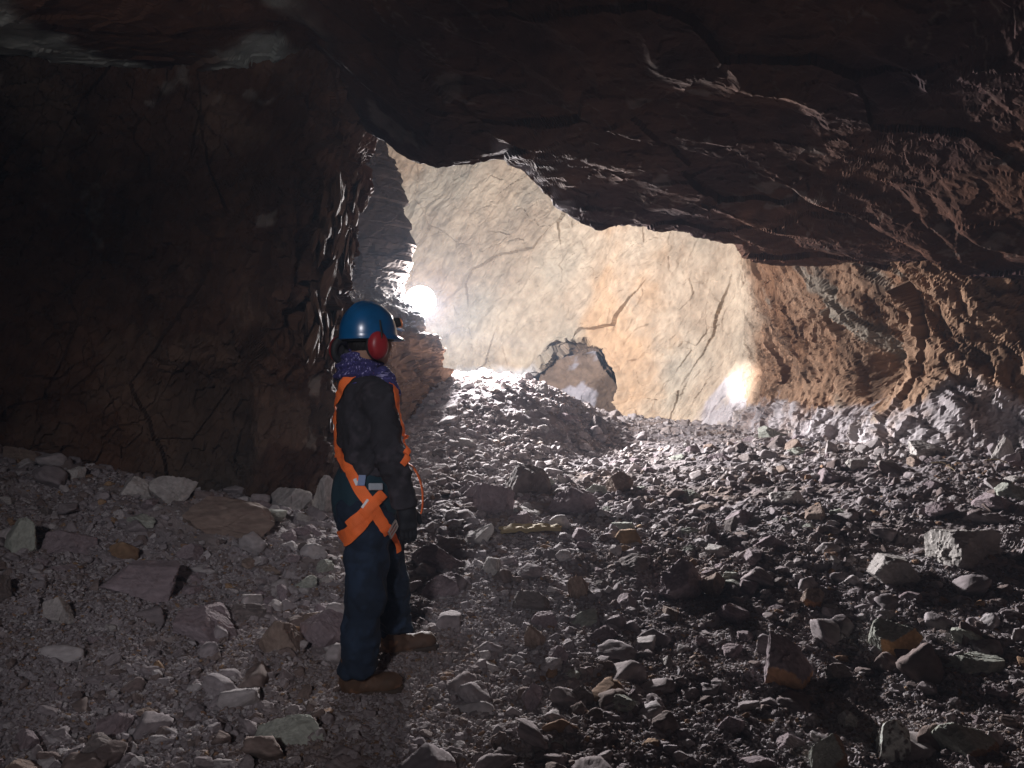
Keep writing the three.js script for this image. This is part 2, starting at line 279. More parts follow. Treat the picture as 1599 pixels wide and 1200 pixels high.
{
  // rows of the corner by height: x and distance of the column that shows as the wall's right outline
  const Y = [0, 0.6, 1.2, 1.7, 2.2, 2.6, 3.1, 3.6, 4.2, 5.2];
  const edgePx = [505, 512, 520, 528, 533, 548, 560, 592, 612, 560];
  const shape = (u, y) => {
    const ed = 7.2, ex = ((pchip(Y, edgePx, y) - 799.5) / F) * ed;
    const par = sstep(1.5, 1.95, y) * sstep(3.3, 2.7, y);
    // along the wall: far left -> face -> corner -> back behind the corner
    const U = [0, 0.14, 0.34, 0.56, 0.68, 0.8, 0.87, 0.93, 1];
    const X = [-5.2, -3.9, -3.1, lerp(-2.25, -2.0, par), lerp(ex - 0.36, ex - 0.1, par), lerp(ex - 0.1, ex - 0.01, par), ex, ex - 0.18, -2.6];
    const D = [3.2, 5.3, 6.1, lerp(6.25, 5.9, par), lerp(6.1, 5.75, par), lerp(6.75, 6.5, par), ed, ed + 0.5, 8.6];
    const lean = 0.16 * (y - 1.5);
    return V(pchip(U, X, u), y, -(pchip(U, D, u) - lean * sstep(0.0, 0.3, u) * 0.5));
  };
  const g = sheet(520, 340, (u, v) => shape(u, lerp(-0.1, 5.3, v)), (p, n) => {
    const w = 0.3 * fbm(p.x * 0.7, p.y * 0.7, p.z * 0.7, 3, 104);
    const a = p.x * 0.5 + p.y * 0.85 + w, b = -p.x * 0.85 + p.y * 0.5;
    const q = a, e = b;
    const sh = Math.exp(-(((p.y - 2.3) / 0.55) ** 2)) * sstep(-2.1, -1.7, p.x);
    return -(0.18 * facet(q * 0.7, e * 1.0, p.z * 0.7, 105, 0.6, 0.04) + 0.07 * facet(q * 2.0, e * 3.0, p.z * 2.0, 106, 0.6, 0.08) + 0.05 * ridge(q * 1.5, e * 3, p.z * 1.5, 4, 98) + 0.016 * facet(q * 14, e * 18, p.z * 14, 99, 0.9, 0.8) + 0.035 * facet(q * 6, e * 9, p.z * 6, 107, 0.9, 0.8) + 0.13 * sh * facet(p.x * 7, p.y * 4.5, p.z * 5, 109, 1.1, 0.9) + 0.012 * fbm(p.x * 12, p.y * 12, p.z * 12, 3, 108));
  }, leftColour, (p) => [(p.x + p.z) * 0.9, p.y * 0.9]);
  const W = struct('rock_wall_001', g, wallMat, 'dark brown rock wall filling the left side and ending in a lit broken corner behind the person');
  reseed(611);                                                // loose flakes standing out of the broken corner
  const kinds = [];
  for (let i = 0; i < 6; i++) { const pts = []; for (let k = 0; k < 13; k++) { const y = 1 - (2 * (k + 0.5)) / 13, a = k * 2.4 + rr(-0.6, 0.6), q = Math.sqrt(1 - y * y); pts.push(V(Math.cos(a) * q * rr(0.7, 1.1), y * rr(0.8, 1.2), Math.sin(a) * q * rr(0.7, 1.1))); } const f = new ConvexGeometry(pts), P = f.attributes.position, c = [], uv = []; for (let k = 0; k < P.count; k++) { c.push(...tone([0.09, 0.05, 0.032], 0.8 + 0.5 * hash(Math.floor(k / 3), i, 0, 612))); uv.push(P.getX(k) * 0.1, P.getY(k) * 0.1); } f.setAttribute('color', new THREE.Float32BufferAttribute(c, 3)); f.setAttribute('uv', new THREE.Float32BufferAttribute(uv, 2)); kinds.push(f); }
  for (let i = 0; i < 110; i++) {
    const y = 1.75 + 1.5 * Math.pow(rnd(), 1.1), d = rr(5.75, 7.1), ex = ((pchip(Y, edgePx, y) - 799.5) / F) * 7.2, m = part('rock_flake', kinds[i % 6], wallMat, W), s = rr(0.4, 1);
    m.position.set(ex + 0.0 + rr(-0.05, 0.05) + 0.05 * (7.2 - d), y, -d); m.scale.set(rr(0.02, 0.05) * s, rr(0.1, 0.22) * s, rr(0.08, 0.18) * s); m.rotation.set(rr(-0.5, 0.5), rr(-0.02, 0.26), rr(-0.35, 0.1));
  }
}
// ---- the dark face behind that corner; the lamp hangs just behind its far end
{
  const Y = [0.4, 1.0, 1.3, 1.6, 1.8, 2.0, 2.25, 2.5, 2.65, 2.8, 2.95, 3.1, 3.4, 4.0, 4.75, 5.6, 7.5];
  const edgePx = [640, 648, 662, 684, 697, 690, 672, 660, 646, 634, 634, 640, 651, 640, 618, 596, 560];
  const edgeD = [9.5, 9.8, 10.3, 10.85, 11.1, 11.2, 11.3, 11.4, 11.5, 11.7, 11.7, 11.7, 11.65, 11.55, 11.4, 11.3, 11];
  const g = sheet(300, 420, (u, v) => {
    const y = lerp(0.4, 7.5, Math.pow(v, 1.25)), ed = pchip(Y, edgeD, y), ex = ((pchip(Y, edgePx, y) + 9 * facet(y * 3.1, 0.4, 0.2, 147, 1, 0.8) + 4 * facet(y * 9, 0.4, 0.2, 148, 1, 0.8) - 799.5) / F) * ed, low = sstep(2.3, 1.5, y);
    const U = [0, 0.2, 0.5, 0.78, 0.9, 0.94, 1];
    const lw = sstep(3.3, 1.0, y);
    const X = [-2.9, -2.75, lerp(-2.55, -1.9, lw), lerp(-2.32, -1.5, lw), ex, ex - 0.1, ex - 1.6];
    const D = [7.8, 8.4, lerp(9.4, 8.7, lw), lerp(10.6, 9.3, lw), ed, ed + 0.25, ed + 2.4];
    return V(pchip(U, X, u), y, -pchip(U, D, u));
  }, (p, n, u) => {
    const keep = 1 - 0.6 * sstep(0.76, 0.88, u) * sstep(0.99, 0.93, u);
    const low = sstep(2.4, 1.6, p.y);
    const a = p.x * 0.5 + p.y * 0.85 + 0.2 * fbm(p.x, p.y, p.z, 3, 110), b = -p.x * 0.85 + p.y * 0.5;
    return -keep * ((0.14 + 0.12 * low) * facet(a, b * 1.4, p.z * 0.8, 111, 0.7, 0.35) + (0.06 + 0.16 * low) * facet(a * 2.2, b * 3.6, p.z * 2.4, 112, 0.8, 0.5) + (0.025 + 0.07 * low) * facet(a * 5.5, b * 9, p.z * 6, 113, 0.95, 0.8) + 0.02 * facet(a * 13, b * 17, p.z * 13, 97, 0.9, 0.8));
  }, (p) => {
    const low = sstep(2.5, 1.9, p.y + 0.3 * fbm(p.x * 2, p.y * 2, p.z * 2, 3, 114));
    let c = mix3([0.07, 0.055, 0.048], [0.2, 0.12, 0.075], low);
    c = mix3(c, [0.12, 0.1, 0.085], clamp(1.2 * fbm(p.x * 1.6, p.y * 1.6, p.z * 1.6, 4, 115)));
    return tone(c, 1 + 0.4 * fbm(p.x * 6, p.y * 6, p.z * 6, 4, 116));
  }, (p) => [(p.x + p.z) * 0.9, p.y * 0.9]);
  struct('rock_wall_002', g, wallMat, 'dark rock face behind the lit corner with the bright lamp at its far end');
}
// ---- the ceiling, a roof of shingled plates with a broken brow towards the back chamber
const ceilBase = table([-7, -4, -2.5, -1.6, -1, -0.5, 0, 0.6, 1.5, 3, 4.2, 6, 8], [-5, 1.5, 2.6, 3.2, 4, 5, 6, 6.6, 7.2, 8, 8.7, 10, 11],
  [
    [2.8, 3.4, 3.9, 4.1, 4.1, 4.0, 4.0, 4.0, 3.8, 3.4, 2.9, 2.4, 2],
    [2.8, 3.4, 3.95, 4.2, 4.1, 4.0, 4.0, 4.0, 3.85, 3.5, 3.0, 2.4, 2],
    [2.8, 3.4, 4.0, 4.3, 4.1, 4.0, 4.0, 3.95, 3.85, 3.5, 3.1, 2.5, 2],
    [2.9, 3.5, 4.0, 4.3, 4.1, 3.95, 3.92, 3.9, 3.8, 3.48, 3.05, 2.5, 2],
    [3.3, 3.5, 3.75, 4.25, 4.05, 3.86, 3.8, 3.78, 3.7, 3.42, 2.98, 2.45, 2],
    [3.6, 3.7, 3.85, 4.15, 3.9, 3.67, 3.62, 3.62, 3.56, 3.32, 2.88, 2.4, 2],
    [3.9, 3.95, 3.98, 4.06, 3.68, 3.45, 3.46, 3.5, 3.42, 3.2, 2.76, 2.3, 2],
    [4.0, 4.05, 4.05, 3.92, 3.46, 3.28, 3.36, 3.43, 3.35, 3.14, 2.7, 2.3, 2],
    [4.1, 4.1, 4.1, 3.9, 3.44, 3.3, 3.34, 3.36, 3.27, 3.08, 2.68, 2.3, 2.1],
    [4.3, 4.3, 4.3, 3.95, 3.5, 3.4, 3.34, 3.24, 3.16, 3.0, 2.76, 2.5, 2.3],
    [4.3, 4.3, 4.3, 4.0, 3.6, 3.5, 3.4, 3.22, 3.13, 2.99, 2.86, 2.7, 2.5],
    [4.3, 4.3, 4.3, 4.0, 3.7, 3.6, 3.5, 3.3, 3.15, 3.08, 3.1, 2.9, 2.7],
    [4.3, 4.3, 4.3, 4.0, 3.7, 3.6, 3.5, 3.3, 3.15, 3.2, 3.2, 3.1, 3],
  ]);
{
  const browX = [-7, -3, -1.9, -1.5, -1, -0.3, -0.02, 0.25, 0.55, 1.6, 2.5, 3.2, 4, 8], browD = [7.8, 7.8, 7.4, 6.9, 6.6, 6.5, 6.65, 7.4, 8.0, 8.2, 8.6, 10, 10.4, 10.4];
  const plates = (x, d) => {
    // long faces drop away from the eye, short ones climb back up
    const wx2 = x + 0.35 * fbm(x * 0.9, d * 0.9, 0, 4, 120), wd2 = d + 0.35 * fbm(x * 0.9, d * 0.9, 5, 4, 121);
    const t = wd2 * 0.86 - wx2 * 0.5;
    const m1 = clamp(0.5 + 1.3 * fbm(x * 0.7, d * 0.7, 9, 3, 122)), m2 = clamp(0.35 + 1.5 * fbm(x * 1.2, d * 1.2, 3, 3, 123));
    const saw = (t0, f, A, s) => { const k = t0 * f, i = Math.floor(k), fr = k - i, e = 1 - clamp((A * f) / (0.2 + 0.25 * hash(i, 0, 0, s)), 0.03, 0.45); return A * (fr < e ? 0.5 - fr / e : -0.5 + (fr - e) / (1 - e)); };
    return saw(t, 1.05, 0.1 * m1, 124) + saw(wd2 * 0.75 - wx2 * 0.66 + 0.3, 2.6, 0.042 * m2, 125) ;
  };
  const g = sheet(620, 470, (u, v) => {
    const s = u * 2 - 1, x = s < -0.3 ? lerp(-7, -2.6, (s + 1) / 0.7) : s < 0.86 ? lerp(-2.6, 5, (s + 0.3) / 1.16) : lerp(5, 8, (s - 0.86) / 0.14);
    const db = pchip(browX, browD, x) + 0.22 * fbm(x * 2.2, 0, 0, 4, 126) + 0.06 * noise(x * 9, 0, 0, 127);
    const cut = 0.84;
    if (v < cut) { const q = v / cut, d = q < 0.1 ? lerp(-5, 2.8, q / 0.1) : lerp(2.8, db, (q - 0.1) / 0.9); return V(x, ceilBase(x, d), -d); }
    const q = (v - cut) / (1 - cut), y0 = ceilBase(x, db);
    return V(x, y0 + 6 * q * q + 0.5 * q * 0.2 + 0.35 * Math.sqrt(q), -(db + 0.7 * Math.sqrt(q) + q * 0.3));
  }, (p, n, u, v) => {
    const down = n.y < 0 ? 1 : -1, d = -p.z;
    let h = 0;
    if (v < 0.86) h += -plates(p.x, d);
    const w = 0.2 * fbm(p.x, p.y, p.z, 3, 128);
    h += 0.12 * facet((p.x + w) * 0.8, p.y, (p.z - w) * 0.8, 129, 0.35, 0.3) + 0.035 * facet((p.x + w) * 2.2, p.y * 2, (p.z - w) * 2.2, 130, 0.5, 0.4) + 0.012 * facet(p.x * 8, p.y * 8, p.z * 8, 131, 0.8, 0.6);
    h += 0.007 * fbm(p.x * 16, p.y * 16, p.z * 16, 3, 132);
    return h * down;
  }, (p, n, h, u, v) => {
    const d = -p.z;
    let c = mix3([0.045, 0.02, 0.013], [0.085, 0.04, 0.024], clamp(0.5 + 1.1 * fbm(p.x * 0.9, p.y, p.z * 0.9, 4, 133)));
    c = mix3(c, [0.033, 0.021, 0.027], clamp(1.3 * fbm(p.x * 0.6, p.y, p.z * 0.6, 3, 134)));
    // sparse paler patches in the rock
    const cr = sstep(0.5, 0.6, fbm(p.x * 2.2, p.y * 2.2, p.z * 2.2, 5, 135));
    c = mix3(c, [0.14, 0.115, 0.1], cr * 0.5);
    { const al = p.x * 0.5 - p.z * 0.86, ac = p.x * 0.86 + p.z * 0.5; c = mix3(c, [0.11, 0.078, 0.062], sstep(0.04, 0.01, Math.abs(fbm(al * 1.5, p.y * 2, ac * 4.2, 5, 139))) * sstep(0.05, 0.3, fbm(p.x * 1.6, p.y, p.z * 1.6, 4, 150)) * 0.85); }   // paler streaks in the rock
    c = mix3(c, [0.25, 0.26, 0.23], sstep(-1.2, -1.9, p.x) * sstep(-0.1, 0.25, fbm(p.x * 1.5, p.y * 1.5, p.z * 1.5, 4, 146) + 0.05));  // left roof painted paler and greenish, light put into the colour
    const litLip = sstep(-0.2, -0.05, p.x) * sstep(0.66, 0.54, p.x) * sstep(0.6, 0.3, pchip(browX, browD, p.x) - d) * sstep(-0.1, 0.25, 0.2 + fbm(p.x * 6, p.y * 6, p.z * 6, 4, 136));  // lamplit lip of the brow painted paler, besides its own lilac streaks
    c = mix3(c, [0.24, 0.22, 0.23], clamp(litLip) * 0.8);
    return tone(c, 1 + 0.45 * fbm(p.x * 7, p.y * 7, p.z * 7, 4, 137));
  }, (p) => [p.x * 0.9, p.z * 0.9]);
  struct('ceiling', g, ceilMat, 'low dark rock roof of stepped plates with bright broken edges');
}
// ---- roof of the back chamber and the walls round the viewer, which close the cave
{
  const roof = sheet(120, 100, (u, v) => { const x = lerp(-9, 9, u), d = lerp(7.5, 19.5, v); return V(x, 8.1 - 0.02 * (d - 14) ** 2, -d); }, (p) => 0.5 * facet(p.x * 0.6, p.y, p.z * 0.6, 140, 0.6, 0.3) + 0.12 * facet(p.x * 2, p.y, p.z * 2, 141, 0.7, 0.4),
    (p) => tone([0.17, 0.13, 0.1], 1 + 0.4 * fbm(p.x, p.y, p.z, 4, 142)), (p) => [p.x * 0.9, p.z * 0.9]);
  struct('ceiling_001', roof, wallMat, 'high rock roof of the lit back chamber');
  const ring = [[5.4, 6.8], [5.2, 5.8], [4.9, 4.5], [5.0, 2], [4.9, -0.5], [4.2, -3.2], [1.5, -4.4], [-1.5, -4.5], [-4.2, -3.4], [-5.4, -1], [-5.5, 1.5], [-5.1, 3.6], [-3.8, 5.7]];
  const t = ring.map((_, i) => i);
  const rear = sheet(240, 60, (u, v) => { const k = u * (ring.length - 1); return V(pchip(t, ring.map((r) => r[0]), k), lerp(-0.3, 4.8, v), -pchip(t, ring.map((r) => r[1]), k)); },
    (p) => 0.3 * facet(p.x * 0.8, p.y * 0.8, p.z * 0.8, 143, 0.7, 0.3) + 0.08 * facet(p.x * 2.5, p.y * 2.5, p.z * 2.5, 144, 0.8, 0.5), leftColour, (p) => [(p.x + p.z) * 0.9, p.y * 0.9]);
  struct('rock_wall_003', rear, wallMat, 'dark rock wall round the near end of the chamber');
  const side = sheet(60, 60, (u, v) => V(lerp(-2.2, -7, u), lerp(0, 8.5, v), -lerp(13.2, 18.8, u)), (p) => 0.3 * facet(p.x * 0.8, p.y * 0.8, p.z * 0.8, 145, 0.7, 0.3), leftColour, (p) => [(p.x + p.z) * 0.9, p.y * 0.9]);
  struct('rock_wall_004', side, wallMat, 'dark rock wall behind the lamp');
}

// ------------------------------------------------------------------ lamps
const lampMetal = std('black lamp housing', [0.03, 0.03, 0.032], 0.45, { metalness: 0.4 });
const steel = std('bare steel', [0.5, 0.5, 0.5], 0.3, { metalness: 1 });
function glowing(colour, strength) { const m = new THREE.MeshStandardMaterial({ color: 0xffffff, roughness: 0.4, emissive: colour.clone(), emissiveIntensity: strength }); m.name = 'lit lamp bulb'; return m; }
function point(parent, pos, colour, cd, radius) { const l = new THREE.PointLight(colour, cd, 0, 2); l.position.copy(pos); l.castShadow = true; l.shadow.radius = radius / 0.02; l.shadow.mapSize.set(2048, 2048); l.shadow.bias = -0.002; parent.add(l); return l; }
{
  const c = at(656, 471, 12.0);
  const L = thing('work_lamp', 'dazzling white work lamp shining at the end of the dark rock face beside the helmet', 'lamp', c);
  part('bulb', new THREE.SphereGeometry(0.235, 48, 32), glowing(LAMP_COLOUR, 30), L);
  const cage = [];
  for (let i = 0; i < 6; i++) { const t = new THREE.TorusGeometry(0.242, 0.003, 6, 40, Math.PI); t.rotateZ(-Math.PI / 2); t.rotateY((i * Math.PI) / 3); cage.push(t); }
  part('cage', mergeGeometries(cage), steel, L);
  const base = new THREE.CylinderGeometry(0.075, 0.085, 0.1, 24); base.translate(0, -0.28, 0);
  part('lamp_base', base, lampMetal, L);
  const fy = floorY(c.x, c.z) - c.y;
  for (let i = 0; i < 3; i++) { const a = (i * Math.PI * 2) / 3 + 0.4, h = -0.32 - fy, leg = new THREE.CylinderGeometry(0.012, 0.012, Math.hypot(h, 0.35), 8); leg.rotateZ(Math.atan2(0.35, h)); leg.translate(0.175, -0.32 - h / 2, 0); leg.rotateY(a); part('leg', leg, lampMetal, L); }
  point(L, V(0, 0, 0), LAMP_COLOUR, LAMP.far, 0.16);
  const s = new THREE.SpotLight(LAMP_COLOUR, LAMP.beam, 0, 0.98, 1, 2);   // added beam from the same bulb, brightening the mound ahead and below
  s.position.set(0.05, -0.02, 0.05); s.target.position.copy(V(0.3, 0.0, -7.2).sub(c)); s.castShadow = true; s.shadow.radius = 8; s.shadow.mapSize.set(2048, 2048); s.shadow.bias = -0.002; L.add(s, s.target);
}
{
  // lamp of the party behind the viewer: the glint on the helmet and the light on the left bank come from it
  const c = V(-0.9, 3.55, 3.5), aim = V(-1.4, 0.8, -5.4);
  const L = thing('floodlight', 'floodlight on a tripod behind the viewer', 'floodlight', V(c.x, floorY(c.x, c.z), c.z));
  const off = V(0, c.y - L.position.y, 0), dir = aim.clone().sub(c).normalize(), q = new THREE.Quaternion().setFromUnitVectors(V(0, 0, 1), dir);
  const box = new RoundedBoxGeometry(0.3, 0.24, 0.08, 3, 0.015); box.applyQuaternion(q); box.translate(...off.clone().addScaledVector(dir, -0.06).toArray()); part('housing', box, lampMetal, L);
  const lens = new THREE.CircleGeometry(0.1, 32); lens.applyQuaternion(q); lens.translate(...off.clone().addScaledVector(dir, -0.012).toArray()); part('lamp_lens', lens, glowing(NEAR_COLOUR, 8), L);
  const pole = new THREE.CylinderGeometry(0.015, 0.015, off.y - 0.5, 10); pole.translate(0, 0.4 + (off.y - 0.5) / 2, 0); part('pole', pole, lampMetal, L);
  for (let i = 0; i < 3; i++) { const leg = new THREE.CylinderGeometry(0.01, 0.01, 0.75, 8); leg.rotateZ(0.55); leg.translate(0.2, 0.3, 0); leg.rotateY((i * Math.PI * 2) / 3); part('leg', leg, lampMetal, L); }
  const s = new THREE.SpotLight(NEAR_COLOUR, LAMP.near, 0, 0.29, 1, 2);
  s.position.copy(off.clone().addScaledVector(dir, 0.02)); s.target.position.copy(off.clone().add(dir)); s.castShadow = true; s.shadow.radius = 12; s.shadow.mapSize.set(2048, 2048); s.shadow.bias = -0.002;
  L.add(s, s.target);
  // added second head, out of view, tipped up to brighten the left roof
  const c2 = V(c.x - 0.22, 1.05, c.z), dir2 = V(-1.9, 3.8, -3.7).sub(c2).normalize(), q2 = new THREE.Quaternion().setFromUnitVectors(V(0, 0, 1), dir2), off2 = c2.clone().sub(L.position);
  const box2 = new RoundedBoxGeometry(0.3, 0.24, 0.08, 3, 0.015); box2.applyQuaternion(q2); box2.translate(...off2.clone().addScaledVector(dir2, -0.06).toArray()); part('housing', box2, lampMetal, L);
  const lens2 = new THREE.CircleGeometry(0.1, 32); lens2.applyQuaternion(q2); lens2.translate(...off2.clone().addScaledVector(dir2, -0.012).toArray()); part('lamp_lens', lens2, glowing(NEAR_COLOUR, 5), L);
  const bar = new THREE.CylinderGeometry(0.012, 0.012, 0.24, 8); bar.rotateZ(Math.PI / 2); bar.translate(-0.11, off2.y, 0.0); part('crossbar', bar, lampMetal, L);
  const s2 = new THREE.SpotLight(NEAR_COLOUR, LAMP.up, 0, 0.22, 1, 2); s2.position.copy(off2.clone().addScaledVector(dir2, 0.02)); s2.target.position.copy(off2.clone().add(dir2)); s2.castShadow = true; s2.shadow.radius = 8; s2.shadow.mapSize.set(2048, 2048); s2.shadow.bias = -0.002; L.add(s2, s2.target);
}
// ------------------------------------------------------------------ loose rocks
function rockGeo(seed, detail, opt = {}) {
  reseed(seed);
  let g = new THREE.IcosahedronGeometry(1, detail); g.deleteAttribute('normal'); g.deleteAttribute('uv'); g = mergeVertices(g, 1e-5);
  const planes = [], n = opt.planes || 13;
  for (let i = 0; i < n; i++) { const y = 1 - (2 * (i + 0.5)) / n, a = i * 2.39996 + rr(-0.5, 0.5), r = Math.sqrt(1 - y * y); planes.push([V(Math.cos(a) * r, y, Math.sin(a) * r).add(V(rr(-0.35, 0.35), rr(-0.35, 0.35), rr(-0.35, 0.35))).normalize(), rr(0.52, 0.86), rr(0, 1)]); }
  const P = g.attributes.position, col = new Float32Array(P.count * 3), uv = new Float32Array(P.count * 2), p = V();
  const A = (opt.a || [0.2, 0.175, 0.172]).map((c) => c * 1.2), B = (opt.b || [0.145, 0.115, 0.11]).map((c) => c * 1.15);
  for (let i = 0; i < P.count; i++) {
    p.fromBufferAttribute(P, i).normalize();
    let r = 1.05, id = 0, face = -1;
    for (let k = 0; k < n; k++) { const c = p.dot(planes[k][0]); if (c > 0.05) { const t = planes[k][1] / c; if (t < r) { r = t; id = planes[k][2]; face = k; } } }
    const f = facet(p.x * r * 2.6 + seed, p.y * r * 2.6, p.z * r * 2.6, 200, 0.5, 0.4);
    r += 0.07 * f + 0.035 * fbm(p.x * 5 + seed, p.y * 5, p.z * 5, 4, 201) + 0.012 * fbm(p.x * 16 + seed, p.y * 16, p.z * 16, 2, 202);
    let c = mix3(A, B, clamp(id * 0.7 + 0.5 * fbm(p.x * 2.5 + seed, p.y * 2.5, p.z * 2.5, 4, 203)));
    if (opt.fresh && opt.fresh.dir.dot(face >= 0 ? planes[face][0] : p) > opt.fresh.cut) c = mix3(c, opt.fresh.c, 0.9);
    if (opt.stain) c = mix3(c, opt.stain, sstep(0.15, 0.4, fbm(p.x * 2.2 + seed, p.y * 2.2, p.z * 2.2, 5, 206)) * 0.9);
    if (opt.vein) c = mix3(c, opt.vein, sstep(0.1, 0.3, ridge(p.x * 2 + seed, p.y * 2, p.z * 5, 3, 204)));
    c = tone(c, 1 + 0.4 * fbm(p.x * 9 + seed, p.y * 9, p.z * 9, 3, 205));
    col.set(c, i * 3); uv[i * 2] = p.x * r * 0.35 + p.y * 0.2; uv[i * 2 + 1] = p.z * r * 0.35 + p.y * 0.3;
    P.setXYZ(i, p.x * r, p.y * r, p.z * r);
  }
  g.setAttribute('color', new THREE.BufferAttribute(col, 3)); g.setAttribute('uv', new THREE.BufferAttribute(uv, 2));
  g.computeVertexNormals();
  return g;
}
const PALE = { a: [0.3, 0.28, 0.265], b: [0.21, 0.19, 0.185] }, DARK = { a: [0.13, 0.11, 0.105], b: [0.085, 0.068, 0.064] }, BROWN = { a: [0.19, 0.145, 0.12], b: [0.13, 0.09, 0.075] }, MAUVE = { a: [0.19, 0.155, 0.165], b: [0.15, 0.115, 0.12] }, GREEN = { a: [0.26, 0.27, 0.235], b: [0.19, 0.19, 0.17] };
